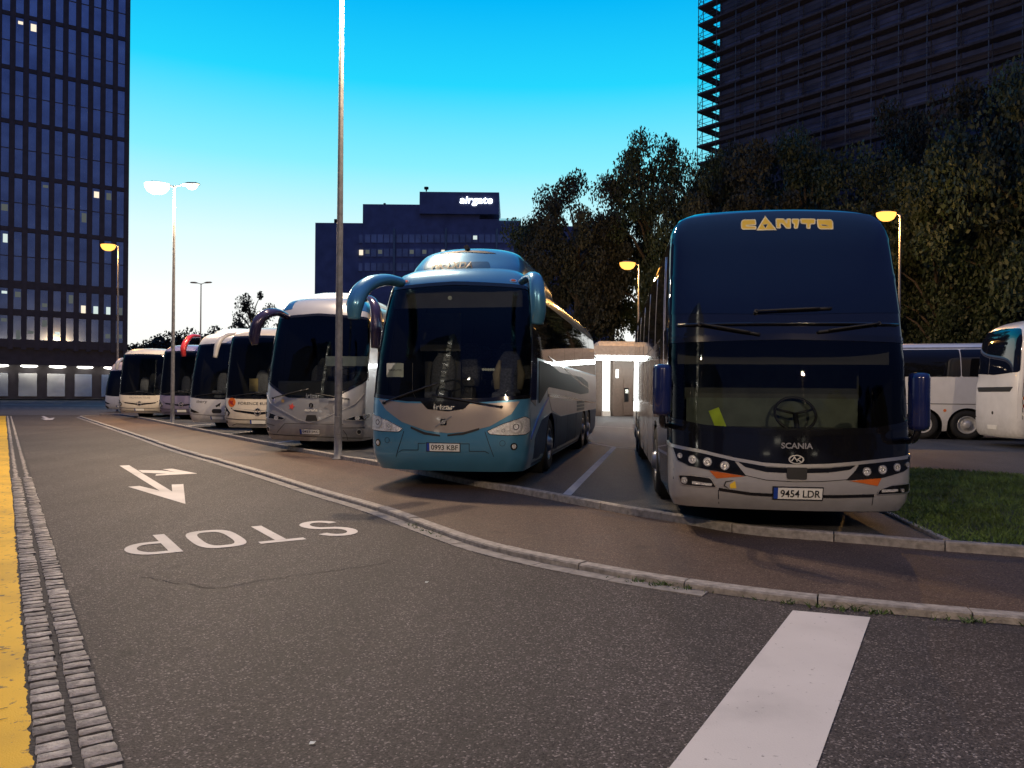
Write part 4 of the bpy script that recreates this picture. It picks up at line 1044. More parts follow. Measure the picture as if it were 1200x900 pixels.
for sg in (-1, 1):                             # blue shoulders and dark flanks
    q = [(sg*S.A*.9, 3.46), (sg*S.A*.55, 3.52), (sg*S.A*.62, 3.8), (sg*(S.A+1.6), 3.85), (sg*(S.A+1.6), 3.40), (sg*S.A*1.0, 3.36)]
    sv.patch('shoulder', q, mt['blue'], off=.006, thick=.012)
    simple_side(sv, sg, 13, None, ax_b)
ear(sv, [(424, 352), (434, 350), (440, 362), (441, 385), (440, 408)], [17.9, 17.6, 17.4, 17.35, 17.4], [.07, .09, .12, .14, .10], mt['plum'], flat=.8)
ear(sv, [(337, 371), (325, 366), (312, 368), (302, 378), (298, 394), (299, 404)], [18.4, 18.0, 17.7, 17.6, 17.6, 17.6], [.09, .10, .12, .13, .13, .08], mt['plum'], flat=.8)
wiper(sv, (-1.0, 1.26), (-.2, 1.45)); wiper(sv, (.95, 1.25), (.25, 1.36))
bm = bmesh.new(); box(bm, (-.05, 1.2, 2.1), (1.15, 1.22, 2.35)); obj('sun_blind', bm, mt['blind'], sv.root)

# white coach with the name on its front (fourth from the teal one)
S = irz_shell(12.8, 1.08)
wi = Coach('coach', 'white coach with humped roof and white ear mirror, beside the orange badge coach', (-11.22, 29.2, LOTZ), rad(5), S, GRP)
scr = irz_screen(S, 1.22, 1.12, 3.2, 3.27)
body(wi, mt['whitep'], arches(S, ax_b)+[scr]); windscreen(wi, scr, .05); underbody(wi, ax_b); add_wheels(wi, ax_b); interior(wi, 1.16, .45, wheel_x=.5, rows=1)
W5 = lambda *P: wi.px([(210+x/4.5, 330+y/4.5) for x, y in P])
wi.text('lettering', 'ibery', (-.62, 1.0), .46, .13, mt['ink'], off=.008, slant=.2)
wi.shapes('arrow_mark', [[(-.06, .86), (.16, .99), (.10, .82), (.06, .86), (.0, .80)]], mt['ink'], off=.008)
wi.patch('sensor_cover', rounded([(-.16, .58), (.16, .58), (.2, .66), (.15, .74), (-.15, .74), (-.2, .66)], .02), mt['matt'], off=.014, thick=.01)
for sg in (-1, 1):
    q = [(sg*1.42, .86), (sg*1.1, .72), (sg*.72, .60), (sg*.95, .58), (sg*1.4, .68)]; h_ = wi.patch('headlight', q, mt['gasket'], off=.010, thick=.01); round_lamp(wi, (sg*1.2, .69), .05, h_)
    c = (sg*1.25, .42); wi.patch('fog_lamp', circ(c, .05), mt['gasket'], off=.01, thick=.008, step=(9, 9)); simple_side(wi, sg, 12.8, None, ax_b)
number_plate(wi, (-.0, .40), '', .52, .11); seam(wi, [(-1.3, .55), (-.4, .5), (.4, .5), (1.3, .55)], .014)
fb, fo = fairing(wi, mt['whitep'], y0=.7, w=.95, z0=3.36, h=.60)
ear(wi, [(282, 391), (268, 392), (260, 396), (255, 404), (252, 419)], [29.5, 29.1, 28.8, 28.7, 28.7], [.07, .09, .12, .13, .09], mt['whitep'], flat=.8)
wiper(wi, (-.9, 1.22), (-.1, 1.34)); wiper(wi, (.9, 1.22), (.2, 1.34))

# upright touring coaches (badge with a star): orange-badge white, lilac, cream; and the leftmost one
def upright(label, loc, yaw, pmat, L=12.6, star=True, text=None, mirrors=None, top=3.35, plate='', roof=None, badge=None):
    k = top/3.45
    S = Shell(L, [(.24, 1.19, .12, .24, .1), (.42, 1.25, .03, .42, .02), (.7, 1.27, .0, .7, 0), (1.2, 1.275, .02, 1.2, 0), (1.7, 1.275, .07, 1.7, 0), (2.4, 1.26, .18, 2.4, .04), (3.0*k, 1.22, .32, 3.0*k, .08), (3.2*k, 1.15, .42, 3.19*k, .14), (3.4*k, 1.0, .62, 3.33*k, .3), (3.7*k, .7, 1.0, 3.42*k, .5), (4.1*k, 0, 1.4, 3.45*k, .8)], d=.40, n=3.8, bulge=.12)
    b = Coach('coach', label, loc, yaw, S, GRP); w = S.A; axl = (2.75, 9.0)
    vt = 3.06*k
    scr = rounded([(-w*.97, 1.24), (-.6, 1.19), (.6, 1.19), (w*.97, 1.24), (w*.985, 2.2), (w*.95, vt-.05), (w*.85, vt+.03), (0, vt+.06), (-w*.85, vt+.03), (-w*.95, vt-.05), (-w*.985, 2.2)], .07)
    body(b, pmat, arches(S, axl)+[scr]); windscreen(b, scr, .06); underbody(b, axl); add_wheels(b, axl); interior(b, 1.2, .45, wheel_x=.5, rows=1)
    gr = b.patch('grille', rounded([(-.98, .88), (0, .80), (.98, .88), (.80, .76), (0, .66), (-.80, .76)], .03), mt['gasket'], off=.006, thick=.006)
    b.patch('grille_bar', ribbon([(-.9, .85), (0, .765), (.9, .85)], .045), pmat, gr, off=.012, thick=.01)
    if star: star_badge(b, (0, .76), .12)
    for sg in (-1, 1):
        q = rounded([(sg*1.45, 1.0), (sg*1.22, .96), (sg*.98, .72), (sg*1.05, .60), (sg*1.4, .68)], .03); h_ = b.patch('headlight', q, mt['gasket'], off=.010, thick=.01)
        b.patch('headlight_rim', q, mt['chrome'], h_, off=.011, thick=.008, holes=[inset(q, .012)])
        round_lamp(b, (sg*1.28, .80), .07, h_); round_lamp(b, (sg*1.13, .70), .05, h_)
        b.patch('fog_lamp', circ((sg*1.2, .42), .05), mt['gasket'], off=.01, thick=.008, step=(9, 9))
        side_windows(b, sg, 1.2, L-.5, 1.6, vt-.08, 6)
    b.patch('bumper_line', ribbon([(-1.55, .56), (-.6, .50), (.6, .50), (1.55, .56)], .02), mt['matt'], off=.008, thick=.006)
    b.patch('bumper_step', ribbon([(-1.0, .30), (-.8, .36), (.8, .36), (1.0, .30)], .016), mt['matt'], off=.008, thick=.006)
    number_plate(b, (0, .43), plate, .52, .11)
    wiper(b, (-.9, 1.26), (-.1, 1.36)); wiper(b, (.8, 1.26), (.1, 1.36))
    if text: b.text('lettering', *text[0], mt[text[1]], off=.009)
    if badge: badge(b)
    return b
def ob(b):
    c = (-.93, 1.06); k = b.patch('round_badge', circ(c, .15, 24), mt['orange'], off=.008, thick=.008, step=(9, 9)); b.shapes('badge_bird', [[(c[0]-.10, c[1]+.08), (c[0]-.02, c[1]+.03), (c[0]+.06, c[1]+.06), (c[0]+.04, c[1]-.02), (c[0]+.10, c[1]-.10), (c[0]-.02, c[1]-.06), (c[0]-.08, c[1]-.02)]], mt['redp'], k, off=.013)
o1 = upright('white coach with an orange round badge on its front, beside the silver one', (-8.24, 24.9, LOTZ), rad(5), mt['cream'], text=(('FORENCE EUROPA', (.0, 1.03), 1.35, .085), 'ink'), badge=ob, top=3.6, plate='')
bm = bmesh.new(); box(bm, (-.62, .75, 1.42), (-.32, .76, 1.85)); obj('notice', bm, M('yellow_notice', (.35, .27, .12), .8), o1.root)
o2 = upright('lilac coach with a star badge, behind the white lamp post', (-16.2, 37.6, LOTZ), rad(3), mt['lilac'], top=3.75)
ear(o2, [(234, 394), (225, 394), (219, 399), (215, 408), (215.5, 418)], [38.0, 37.4, 37.0, 36.8, 36.8], [.09, .12, .16, .17, .11], mt['redp'], flat=.8)
o3 = upright('cream coach with a star badge and flat windscreen, second from the left end', (-19.55, 40.3, .1), rad(1), mt['cream'], text=(('MAZARRON TOURS', (0, 1.06), 1.1, .10), 'grey_l'), top=3.72)
S = irz_shell(12.0)
ls = Coach('coach', 'leftmost white coach, half hidden behind the cream coach and the amber lamp post', (-26.8, 52.5, 0), rad(4), S, GRP)
scr = irz_screen(S, 1.22, 1.12, 2.85, 2.92)
body(ls, mt['whitep'], arches(S, (2.8, 8.6))+[scr]); windscreen(ls, scr, .05); underbody(ls, (2.8, 8.6)); add_wheels(ls, (2.8, 8.6)); interior(ls, 1.16, .45, rows=1)
for sg in (-1, 1):
    q = [(sg*1.42, .86), (sg*1.1, .72), (sg*.72, .60), (sg*.95, .58), (sg*1.4, .68)]; h_ = ls.patch('headlight', q, mt['gasket'], off=.010, thick=.01); simple_side(ls, sg, 12, None, ax_b)
    ls.patch('fog_recess', rounded([(sg*1.45, .30), (sg*.9, .28), (sg*1.05, .46), (sg*1.4, .5)], .03), mt['gasket'], off=.01, thick=.008)
number_plate(ls, (0, .42), '')
fairing(ls, mt['whitep'], y0=.5, w=.95, z0=3.0, h=.45)
ear(ls, [(150, 421), (142, 421), (138, 425), (136.5, 433)], [52.6, 52, 51.6, 51.6], [.08, .12, .14, .1], mt['whitep'], flat=.8)

# ---------------- two white coaches across the lot on the right
GR2 = 'white coaches across the lot'
def side_on(label, loc, yaw, L, axles, top, rear_glass=True, gm='whitep'):
    k = top/3.45
    S = Shell(L, [(.28, 1.20, .1, .28, .08), (.45, 1.25, .03, .45, .02), (.8, 1.27, .0, .8, 0), (1.4, 1.275, .03, 1.4, .0), (2.2, 1.265, .12, 2.2, .06), (2.9*k, 1.23, .25, 2.9*k, .16), (3.15*k, 1.16, .36, 3.14*k, .26), (3.35*k, 1.02, .55, 3.29*k, .42), (3.65*k, .7, .9, 3.41*k, .7), (4.1*k, 0, 1.3, 3.45*k, 1.0)], d=.42, n=3.8, dr=.34, bulge=.10)
    b = Coach('coach', label, loc, yaw, S, GR2); body(b, mt[gm], arches(S, axles)); underbody(b, axles); add_wheels(b, axles, rim='rimpale'); w = S.A
    b.patch('windscreen', rounded([(-w*.97, 1.2), (w*.97, 1.2), (w*.95, 2.95*k), (-w*.95, 2.95*k)], .1), mt['upglass'], off=.008, thick=.012)
    return b

w1 = side_on('long white coach seen side on, with two rear wheels close together', (6.82, 29.7, LOTZ), rad(107), 11.3, (2.7, 7.9, 9.25), 3.32)
S = w1.sh
for sg in (1, -1):
    side_windows(w1, sg, .95, 11.1, 2.12, 3.06, 5, gap=.03)
    Y = lambda *P: [(S.sy(y, sg), v) for y, v in P]
    w1.patch('roof_edge_strip', Y((.9, 3.10), (11.2, 3.10), (11.2, 3.16), (.9, 3.16)), mt['pole'], off=.006, thick=.01, step=(1, .2))
    seam(w1, Y((.9, 1.42), (7.1, 1.42)), .02); seam(w1, Y((7.1, 2.08), (7.1, 1.2)), .02); seam(w1, Y((7.1, 1.2), (8.6, 1.2), (11.1, 1.2)), .02); seam(w1, Y((9.9, 2.08), (9.9, .4)), .02); seam(w1, Y((5.2, 2.08), (5.2, .4)), .02)
    w1.patch('handle', rounded(Y((7.5, 1.44), (7.8, 1.44), (7.8, 1.53), (7.5, 1.53)), .02), mt['matt'], off=.012, thick=.01)
    for y, v in ((7.25, 1.0), (8.57, .98)): w1.patch('marker_light', circ((S.sy(y, sg), v), .05, 12), mt['orange'], off=.012, thick=.01, step=(9, 9))
w2 = side_on('white coach with its rear and round tail lamps towards us at the picture edge', (26.2, 21.6, LOTZ), rad(-84.4), 12.0, (2.7, 8.0), 3.72)
S = w2.sh; q_ = S.S; rw = S.Ar*.80
w2.patch('rear_window', rounded([(q_-rw, 2.16), (q_, 2.10), (q_+rw, 2.16), (q_+rw*.98, 3.1), (q_+rw*.86, 3.42), (q_, 3.5), (q_-rw*.86, 3.42), (q_-rw*.98, 3.1)], .1), mt['upglass'], off=.008, thick=.014)
w2.patch('engine_door', rounded([(q_-rw, .85), (q_+rw, .85), (q_+rw, 1.88), (q_-rw, 1.88)], .04), mt['whitep'], off=.008, thick=.014)
w2.patch('grille_slot', rounded([(q_-rw*.75, 1.60), (q_+rw*.75, 1.60), (q_+rw*.85, 1.74), (q_-rw*.85, 1.74)], .03), mt['matt'], off=.012, thick=.01)
w2.patch('bumper', [(q_-S.Ar-.3, .32), (q_+S.Ar+.3, .32), (q_+S.Ar+.3, .82), (q_-S.Ar-.3, .82)], mt['whitep'], off=.018, thick=.03)
w2.patch('number_plate', [(q_-.26, .5), (q_+.26, .5), (q_+.26, .62), (q_-.26, .62)], mt['plate'], off=.03, thick=.015)
w2.patch('latch', circ((q_, .98), .05, 12), mt['matt'], off=.014, thick=.01, step=(9, 9))
for sg in (-1, 1):
    for v, m_ in ((1.42, 'orange'), (1.2, 'red'), (.98, 'plate')):
        t = w2.patch('tail_lamp', circ((sg*(q_-S.Ar*.93), v), .085, 16), mt['chrome'], off=.012, thick=.014, step=(9, 9)); w2.patch('lens', circ((sg*(q_-S.Ar*.93), v), .07, 16), mt[m_], t, off=.018, thick=.01, step=(9, 9))
    side_windows(w2, sg, 1.0, 11.2, 2.1, 3.3, 6)
    seam(w2, [(sg*(q_-S.Ar*.88), .4), (sg*(q_-S.Ar*.88), 3.4)], .012)
    Y = lambda *P: [(S.sy(y, sg), v) for y, v in P]
    seam(w2, Y((1, 1.3), (11.6, 1.3)), .02)
# ------------------------------------------------------------------ street lamps
glowW = glow('white_lamp_glow', (1.0, .95, .88), 14); glowO = glow('sodium_lamp_glow', (1.0, .46, .085), 2.3)
WARM = (1.0, .74, .48); SOD = (1.0, .50, .14)
def lamp_light(root, loc, col, W, size=.12):
    l = bpy.data.lights.new('lamp_bulb', 'POINT'); l.color = col; l.energy = W; l.shadow_soft_size = size
    o = bpy.data.objects.new('lamp_bulb', l); C.objects.link(o); o.parent = root; o.location = loc; return o
def street_lamp(label, x, y, h, heads, col, W, z0=.06, r0=.085, r1=.045, lit=True, reach=1.0, bowl=False, lens=1.0):
    """heads: list of compass angles (deg, 0 = +X) of the arms"""
    t = empty('street_lamp', (x, y, z0), label=label, cat='street lamp', group='street lamps round the coach park')
    bm = bmesh.new(); lathe(bm, [(r0*1.5, 0), (r0*1.5, .02), (r0*1.02, .025), (r0, .5), (r0*.97, 1.6), (r1, h-.25), (r1*.9, h), (0, h)], 18)
    p = obj('pole', bm, mt['pole'], t)
    bm = bmesh.new(); box(bm, (-.055, -r0-.012, .55), (.055, -r0+.02, .95), bev=.006); obj('access_door', bm, mt['pole'], p)
    for hi, a in enumerate(heads):
        lz = lens[hi] if isinstance(lens, tuple) else lens
        d = Vector((cos(rad(a)), sin(rad(a)), 0)); s = Vector((-d.y, d.x, 0))
        bm = bmesh.new(); tube(bm, catmull([Vector((0, 0, h-.12)), d*.12*reach+Vector((0, 0, h-.02)), d*.35*reach+Vector((0, 0, h+.04))], 5), .03, 8); obj('arm', bm, mt['pole'], t)
        bm = bmesh.new()
        P = [d*(.3*reach)+Vector((0, 0, h+.04)), d*(.4*reach)+Vector((0, 0, h+.055)), d*(.4*reach+.2)+Vector((0, 0, h+.085)), d*(.4*reach+.55)+Vector((0, 0, h+.10)), d*(.4*reach+.68)+Vector((0, 0, h+.09))]
        tube(bm, P, [.05, .13, .19, .17, .07], 12, flat=.42, up=s)
        hd = obj('lamp_head', bm, mt['pole'], t)
        if lit:
            bm = bmesh.new(); c = d*(.4*reach+.34)+Vector((0, 0, h+.045))
            mx = Matrix.Translation(c) @ Matrix((( d.x, s.x, 0, 0), (d.y, s.y, 0, 0), (0, 0, 1, 0), (0, 0, 0, 1))) @ Matrix.Diagonal((.23*lz, .16*lz, .19*lz, 1))
            lathe(bm, [(1, 0), (.96, -.35), (.75, -.75), (.4, -.97), (0, -1.03)] , 18, mx)
            obj('lens', bm, glowO if col is SOD else glowW, hd)
            lamp_light(t, c+Vector((0, 0, -.32*lz)), col, W)
    return t
LW = 3500
A_ = G(396, 538, .06); street_lamp('tall steel lamp post on the pavement in front of the silver coach', A_.x, A_.y, 10.6, (155, -25), WARM, LW)
B_ = G(202, 497, .06); street_lamp('twin headed lamp post with white lights beside the lilac coach', B_.x, B_.y, 10.55, (185, 5), WARM, LW, lens=(2.3, 1.0))
Cq = at_depth(137.5, 460, 55); street_lamp('lamp post with one amber light in front of the cream coach', Cq.x, Cq.y, 11.9, (180,), SOD, LW*.8, z0=0, lens=2.3)
Dq = at_depth(234.5, 460, 72); street_lamp('unlit twin armed lamp post against the pale sky behind the coaches', Dq.x, Dq.y, 11.6, (172, -8), WARM, 0, lit=False, z0=0)
Eq = at_depth(747.5, 460, 47.5); street_lamp('amber street lamp above the flat roof of the lit kiosk', Eq.x, Eq.y, 9.5, (190,), SOD, LW*.35, z0=.12, lens=2.2)
Fq = at_depth(1053, 460, 39); street_lamp('amber street lamp among the trees behind the black coach', Fq.x, Fq.y, 10.7, (185,), SOD, LW*.5, z0=.12, lens=2.2)
street_lamp('lamp post behind the viewer that lights the coach fronts', 6.5, -13.0, 10.6, (90,), WARM, LW*1.7, z0=0)
street_lamp('lamp post further back along the road behind the viewer', -7.0, -7.0, 10.6, (60,), WARM, LW*.8, z0=0)

# ------------------------------------------------------------------ buildings
mt['tower'] = M('dark_facade', (.06, .052, .06), .6, vary=.25, vscale=1.2)
mt['towerwin'] = M('mirrored_window_glass', (.50, .62, .85), .09, .75, vary=.25, vscale=.35)
mt['airwall'] = M('navy_facade', (.14, .16, .29), .6, vary=.2, vscale=.4)
mt['airwin'] = M('office_glass', (.24, .28, .42), .12, spec=.9, ior=1.9, vary=.5, vscale=.2)
mt['litw'] = glow('lit_office', (1.0, .86, .66), 1.1); mt['litc'] = glow('lit_office_cool', (.85, 1.0, .95), .8)
mt['dimw'] = glow('dim_office', (.55, .62, .60), .16)
mt['scaf'] = M('scaffold_steel', (.12, .12, .13), .5, .4, vary=.3)
mt['deck'] = M('scaffold_deck', (.048, .05, .075), .8, vary=.3, vscale=3)
mt['rightwall'] = M('render_facade', (.065, .085, .17), .8, vary=.3, vscale=.6)
mt['tube'] = glow('fluorescent_tube', (.95, 1.0, .97), 26)
mt['soffit'] = glow('soffit_light', (1.0, .97, .88), 7)
mt['litcol'] = glow('backlit_column', (.95, 1.0, .98), 3.5)
mt['brown'] = M('brown_cladding', (.075, .05, .038), .55, vary=.2)
mt['fascia'] = M('pale_fascia', (.62, .59, .54), .6, vary=.12)
mt['leaf'] = M('leaf', (.013, .027, .009), .65, vary=.6, vscale=1.1); mt['leafdark'] = M('leaf_dark', (.010, .015, .009), .7, vary=.5, vscale=.9)

def frame(origin, u):                       # facade frame: +x along u (to the viewer's right), +y into the building
    u = Vector((u[0], u[1], 0)).normalized()
    return Matrix(((u.x, -u.y, 0, origin[0]), (u.y, u.x, 0, origin[1]), (0, 0, 1, origin[2]), (0, 0, 0, 1)))
def place(o, mx): o.matrix_world = mx; return o
# --- dark office tower at the left; its right-hand edge is the local origin
TZ = 115.0; tc_ = at_depth(149, 457, TZ)
mx = frame((tc_.x, tc_.y, .2), (.848, .53))
sheet('forecourt', [mx @ Vector((-80, -2.0, 0)), mx @ Vector((6, -2.0, 0)), mx @ Vector((6, 60, 0)), mx @ Vector((-80, 60, 0))], .2, mt['gutter'])
tw = empty('office_tower', label='dark office tower with narrow paired windows and lit entrance lamps', cat='tower'); tw.matrix_world = mx
BAY, DBL, WB = 1.6, 7.5, .97
bm = bmesh.new(); box(bm, (-64, .35, 0), (0, 30, 66)); obj('wall', bm, mt['tower'], tw)
levels = [(8.3, 11.7), (12.5, 15.5)] + [(16.5+DBL*k, 16.5+DBL*k+6.95) for k in range(7)]
bm = bmesh.new()
zb = [0] + [z for l in levels for z in l] + [66]
for a, b in zip(zb[0::2], zb[1::2]): box(bm, (-64, .02, a if a else 7.2), (0, .352, b))
for k in range(41):
    x1 = -.42-BAY*k+.42+ (.0); w = BAY-WB
    box(bm, (-k*BAY-w, -.10, 6.9 if k else 0), (-k*BAY, .352, 66))
obj('pier_grid', bm, mt['tower'], tw)
LIT = {(7, 6): 'litw', (8, 6): 'litw', (1, 1): 'litc', (2, 1): 'litc', (3, 1): 'litw', (4, 1): 'dimw', (9, 2): 'litc', (9, 1): 'litc', (9, 3): 'dimw', (5, 0): 'litc', (8, 0): 'dimw', (6, 0): 'dimw', (1, 3): 'dimw', (2, 3): 'litw', (3, 3): 'dimw'}
stuffbm = bmesh.new()
for k in range(40):
    for j, (a, b) in enumerate(levels):
        x1, x0 = -k*BAY-(BAY-WB), -(k+1)*BAY
        tgt = bmesh.new() if (k < 11) else stuffbm
        box(tgt, (x0+.03, .12, a+.06), (x1-.03, .34, b-.06))
        if k >= 11: continue
        w = obj('window', tgt, mt['towerwin'], tw)
        if b-a > 4:
            bm = bmesh.new(); box(bm, (x0+.02, .06, (a+b)/2-.06), (x1-.02, .13, (a+b)/2+.06)); obj('transom', bm, mt['tower'], w)
        L_ = LIT.get((k, j))
        if not L_ and RN.random() < (.3 if j < 2 else .14 if j < 4 else .03): L_ = 'dimw'
        if L_:                                # the lit ceiling zone of a room behind the pane
            bm = bmesh.new(); top = (b-.5 if RN.random() < .5 else (a+b)/2-.4); hh = RN.uniform(.35, 1.4)
            xa = x0+.1+RN.uniform(0, .25); box(bm, (xa, .09, top-hh), (x1-.1, .13, top)); obj('lit_room', bm, mt[L_], w)
obj('window', stuffbm, mt['towerwin'], tw, kind='stuff')
for k in range(9):                            # glazed ground floor between piers
    bm = bmesh.new(); box(bm, (-3.4-k*3.43, .1, .35), (-1.2-k*3.43, .3, 3.6)); obj('shop_window', bm, mt['towerwin'], tw)
bm = bmesh.new(); box(bm, (-64, -1.2, 4.75), (.1, .3, 5.35)); obj('canopy', bm, mt['tower'], tw)
for k in range(9):
    bm = bmesh.new(); mo = Matrix.Translation((-2.15-k*3.43, -.75, 4.58)) @ Matrix.Diagonal((1.05, .42, .2, 1)); lathe(bm, [(0, -1), (.5, -.85), (.85, -.5), (1, 0), (.9, .6), (0, .6)], 20, mo)
    obj('entrance_lamp', bm, mt['soffit'], tw)
# --- stepped office block with the illuminated name
AZ = 185.0; k_ = AZ/FPX
def ax(px): return (px-600)*k_
def az(py, px=500): return EYE+(HOR+(px-600)*ROLL-py)*k_
ab = empty('office_block', (0, AZ, 0), label='stepped navy office block with a glowing white name near its roof', cat='office building')
bm = bmesh.new()
box(bm, (ax(367), .6, -.2), (ax(423), 30, az(260.5, 390)))
box(bm, (ax(423), .3, -.2), (ax(560), 30, az(239, 450))); box(bm, (ax(560), .3, -.2), (ax(609), 30, az(256.5, 590)))
box(bm, (ax(609), .6, -.2), (ax(720), 30, az(264, 620))); obj('wall', bm, mt['airwall'], ab)
bm = bmesh.new(); box(bm, (ax(490), -.6, az(251)), (ax(583), 22, az(226, 560))); box(bm, (ax(498), 2, az(226, 560)), (ax(527), 12, az(222.5, 510))); obj('roof_storey', bm, mt['airwall'], ab)
bm = bmesh.new(); box(bm, (ax(583.5), 0, az(258, 590)), (ax(608.5), .5, az(256, 590))); obj('roof_light_strip', bm, glow('roof_strip', (.35, .75, .85), .8), ab)
for px in (460.5, 521, 580.5):
    bm = bmesh.new(); tube(bm, [(ax(px), -.25, 0), (ax(px), -.25, az(268, px))], .26, 8); obj('riser_pipe', bm, mt['pole'], ab)
bm = bmesh.new(); tube(bm, [(ax(497), 1, az(223)), (ax(497), 1, az(219.5))], .18, 6); tube(bm, [(ax(497), 1, az(220.5)), (ax(497), 1, az(218))], .55, 8); tube(bm, [(ax(391), 1, az(260, 390)), (ax(391), 1, az(256, 390))], .5, 8); tube(bm, [(ax(448), 1, az(240, 450)), (ax(448), 1, az(237, 450))], .3, 8); obj('roof_mast', bm, mt['matt'], ab)
litA = {(1, 0): 'litw', (1, 1): 'dimw', (1, 13): 'litw', (0, 18): 'litc', (1, 8): 'dimw', (1, 3): 'dimw', (1, 10): 'dimw'}
for r_, (ya, yb) in enumerate(((274.5, 284.2), (291.2, 300.6), (308, 317.4))):
    for c_ in range(29):
        x0 = 418.5+c_*7.42
        if x0 > 626: continue
        bm = bmesh.new(); d0, d1 = (-.02, .3) if x0 < 423 else (.2, .35)
        box(bm, (ax(x0), .15 if x0 > 423 else .45, az(yb, x0)), (ax(x0+6.2), .62, az(ya, x0)))
        lm = litA.get((r_, c_)); w = obj('window', bm, mt['airwin'], ab)
        if lm:
            bm = bmesh.new(); box(bm, (ax(x0+.8), .10, az(ya+(7.5 if lm == 'litw' else 6), x0)), (ax(x0+5.4), .14, az(ya+1.5, x0))); obj('lit_room', bm, mt[lm], w)
V, Fs, asp = text_polys('airgate', .012); bm = bmesh.new()
vs = [bm.verts.new((ax(556.3)+x*38*k_+y*9*k_*.2, -.75, az(236.5, 556)+y*10.8*k_)) for x, y in V]
for f in Fs: bm.faces.new([vs[i] for i in f])
r = bmesh.ops.extrude_face_region(bm, geom=bm.faces[:])
for v in [g for g in r['geom'] if isinstance(g, bmesh.types.BMVert)]: v.co.y += .14
obj('lettering', bm, glow('sign_white', (.9, .97, 1), 4.0), ab)
# --- scaffolded tower at the right; local origin = its left-hand edge, +x runs right and nearer
SZ = 88.0; sc_ = at_depth(838, 463, SZ)
mx = frame((sc_.x, sc_.y, .1), (.643, -.766))
st = empty('high_rise', label='dark high rise wrapped in scaffolding above the trees', cat='tower'); st.matrix_world = mx
bm = bmesh.new(); box(bm, (0, .3, 0), (48, 22, 50)); obj('wall', bm, mt['rightwall'], st)
stuffbm = bmesh.new(); cnt = 0
mt['band'] = M('floor_band_panel', (.06, .058, .085), .7, vary=.3, vscale=.6)
mt['rwin'] = M('hazy_window_glass', (.09, .12, .27), .15, spec=.6, vary=.7, vscale=.3)
for fl in range(12):
    z0 = 4.2+fl*4.0
    bm = bmesh.new(); box(bm, (-.05, .1, z0-1.15), (48, .305, z0-.55)); obj('floor_band', bm, mt['band'], st)
    for k in range(19):
        vis = fl >= 3 and k < 12 and cnt < 100 and RN.random() < .97
        tgt = bmesh.new() if vis else stuffbm
        box(tgt, (.8+k*2.5, .2, z0), (2.75+k*2.5, .36, z0+1.55+RN.uniform(-.5, .0)))
        if vis: obj('window', tgt, mt['rwin'], st); cnt += 1
obj('window', stuffbm, mt['rwin'], st, kind='stuff')
sf = empty('scaffold', label='steel scaffold of stacked decks clinging to the high rise', cat='scaffold'); sf.matrix_world = mx
for i in range(20):
    for y in (-1.35, -.45):
        bm = bmesh.new(); tube(bm, [(-1.75+i*2.5, y, 0), (-1.75+i*2.5, y, 50.5)], .05, 6); obj('post', bm, mt['scaf'], sf)
for i, y in enumerate((1.5, 4.0, 6.5)):
    bm = bmesh.new(); tube(bm, [(-1.75, y, 0), (-1.75, y, 50.5)], .05, 6); obj('post', bm, mt['scaf'], sf)
for l in range(25):
    z = 2.0+l*2.0; bm = bmesh.new()
    box(bm, (-1.8, -1.4, z-.06), (46, -.4, z)); box(bm, (-1.8, -.4, z-.06), (-.6, 7, z))
    for dz in (.5, 1.0):
        tube(bm, [(-1.8, -1.4, z+dz), (46, -1.4, z+dz)], .03, 5); tube(bm, [(-1.8, -1.4, z+dz), (-1.8, 7, z+dz)], .03, 5)
    box(bm, (-1.82, -1.42, z), (46, -1.39, z+.17)); 
    tube(bm, [(-1.8, -1.4, z-2), (-1.8, -.4, z)], .03, 5)
    obj('deck', bm, mt['deck'], sf)
# --- lit kiosk between the two big coaches
KX, KY = 4.8, 50.0
ki = empty('kiosk', (KX, KY, .12), label='flat roofed brown kiosk with glowing white column and strip lights under its canopy', cat='kiosk')
bm = bmesh.new(); box(bm, (1.75, 0, 0), (12, 4, 3.75)); box(bm, (-1.5, .3, 0), (1.752, 4.1, 3.75)); obj('wall', bm, mt['brown'], ki)
bm = bmesh.new(); box(bm, (.3, -2.2, 3.85), (12.6, 4.4, 4.45)); obj('fascia', bm, mt['fascia'], ki)
bm = bmesh.new(); box(bm, (.6, -1.9, 4.45), (2.9, 4, 4.75)); box(bm, (3.3, -1.9, 4.45), (12, 4, 4.75)); obj('roof_upstand', bm, mt['fascia'], ki)
for a in (.5, 4.6, 8.7):
    bm = bmesh.new(); box(bm, (a, -2.1, 3.56), (a+3.8, -1.65, 3.845), bev=.03); obj('strip_light', bm, mt['tube'], ki)
for a in (1.1, 9.0):
    bm = bmesh.new(); box(bm, (a, -.35, .35), (a+.42, .05, 3.68)); w = obj('lit_column', bm, mt['litcol'], ki)
    bm = bmesh.new(); box(bm, (a-.05, -.4, 0), (a+.47, .1, .35)); obj('plinth', bm, mt['fascia'], w)
bm = bmesh.new(); box(bm, (2.45, -.05, .1), (3.35, .0, 2.4)); dr_ = obj('door', bm, mt['brown'], ki)
bm = bmesh.new(); box(bm, (2.5, -.07, .95), (2.78, -.045, 1.85)); obj('door_window', bm, mt['sideglass'], dr_)
bm = bmesh.new(); box(bm, (2.57, -.085, 1.5), (2.75, -.065, 1.75)); obj('notice', bm, mt['paper'], dr_)
bm = bmesh.new(); tube(bm, [(3.05, -.05, 1.1), (3.05, -.12, 1.1), (3.18, -.12, 1.1)], .02, 6); obj('handle', bm, mt['chrome'], dr_)
bm = bmesh.new(); box(bm, (1.95, -.06, 2.5), (2.12, -.0, 3.05)); obj('lit_sign', bm, mt['litcol'], ki)

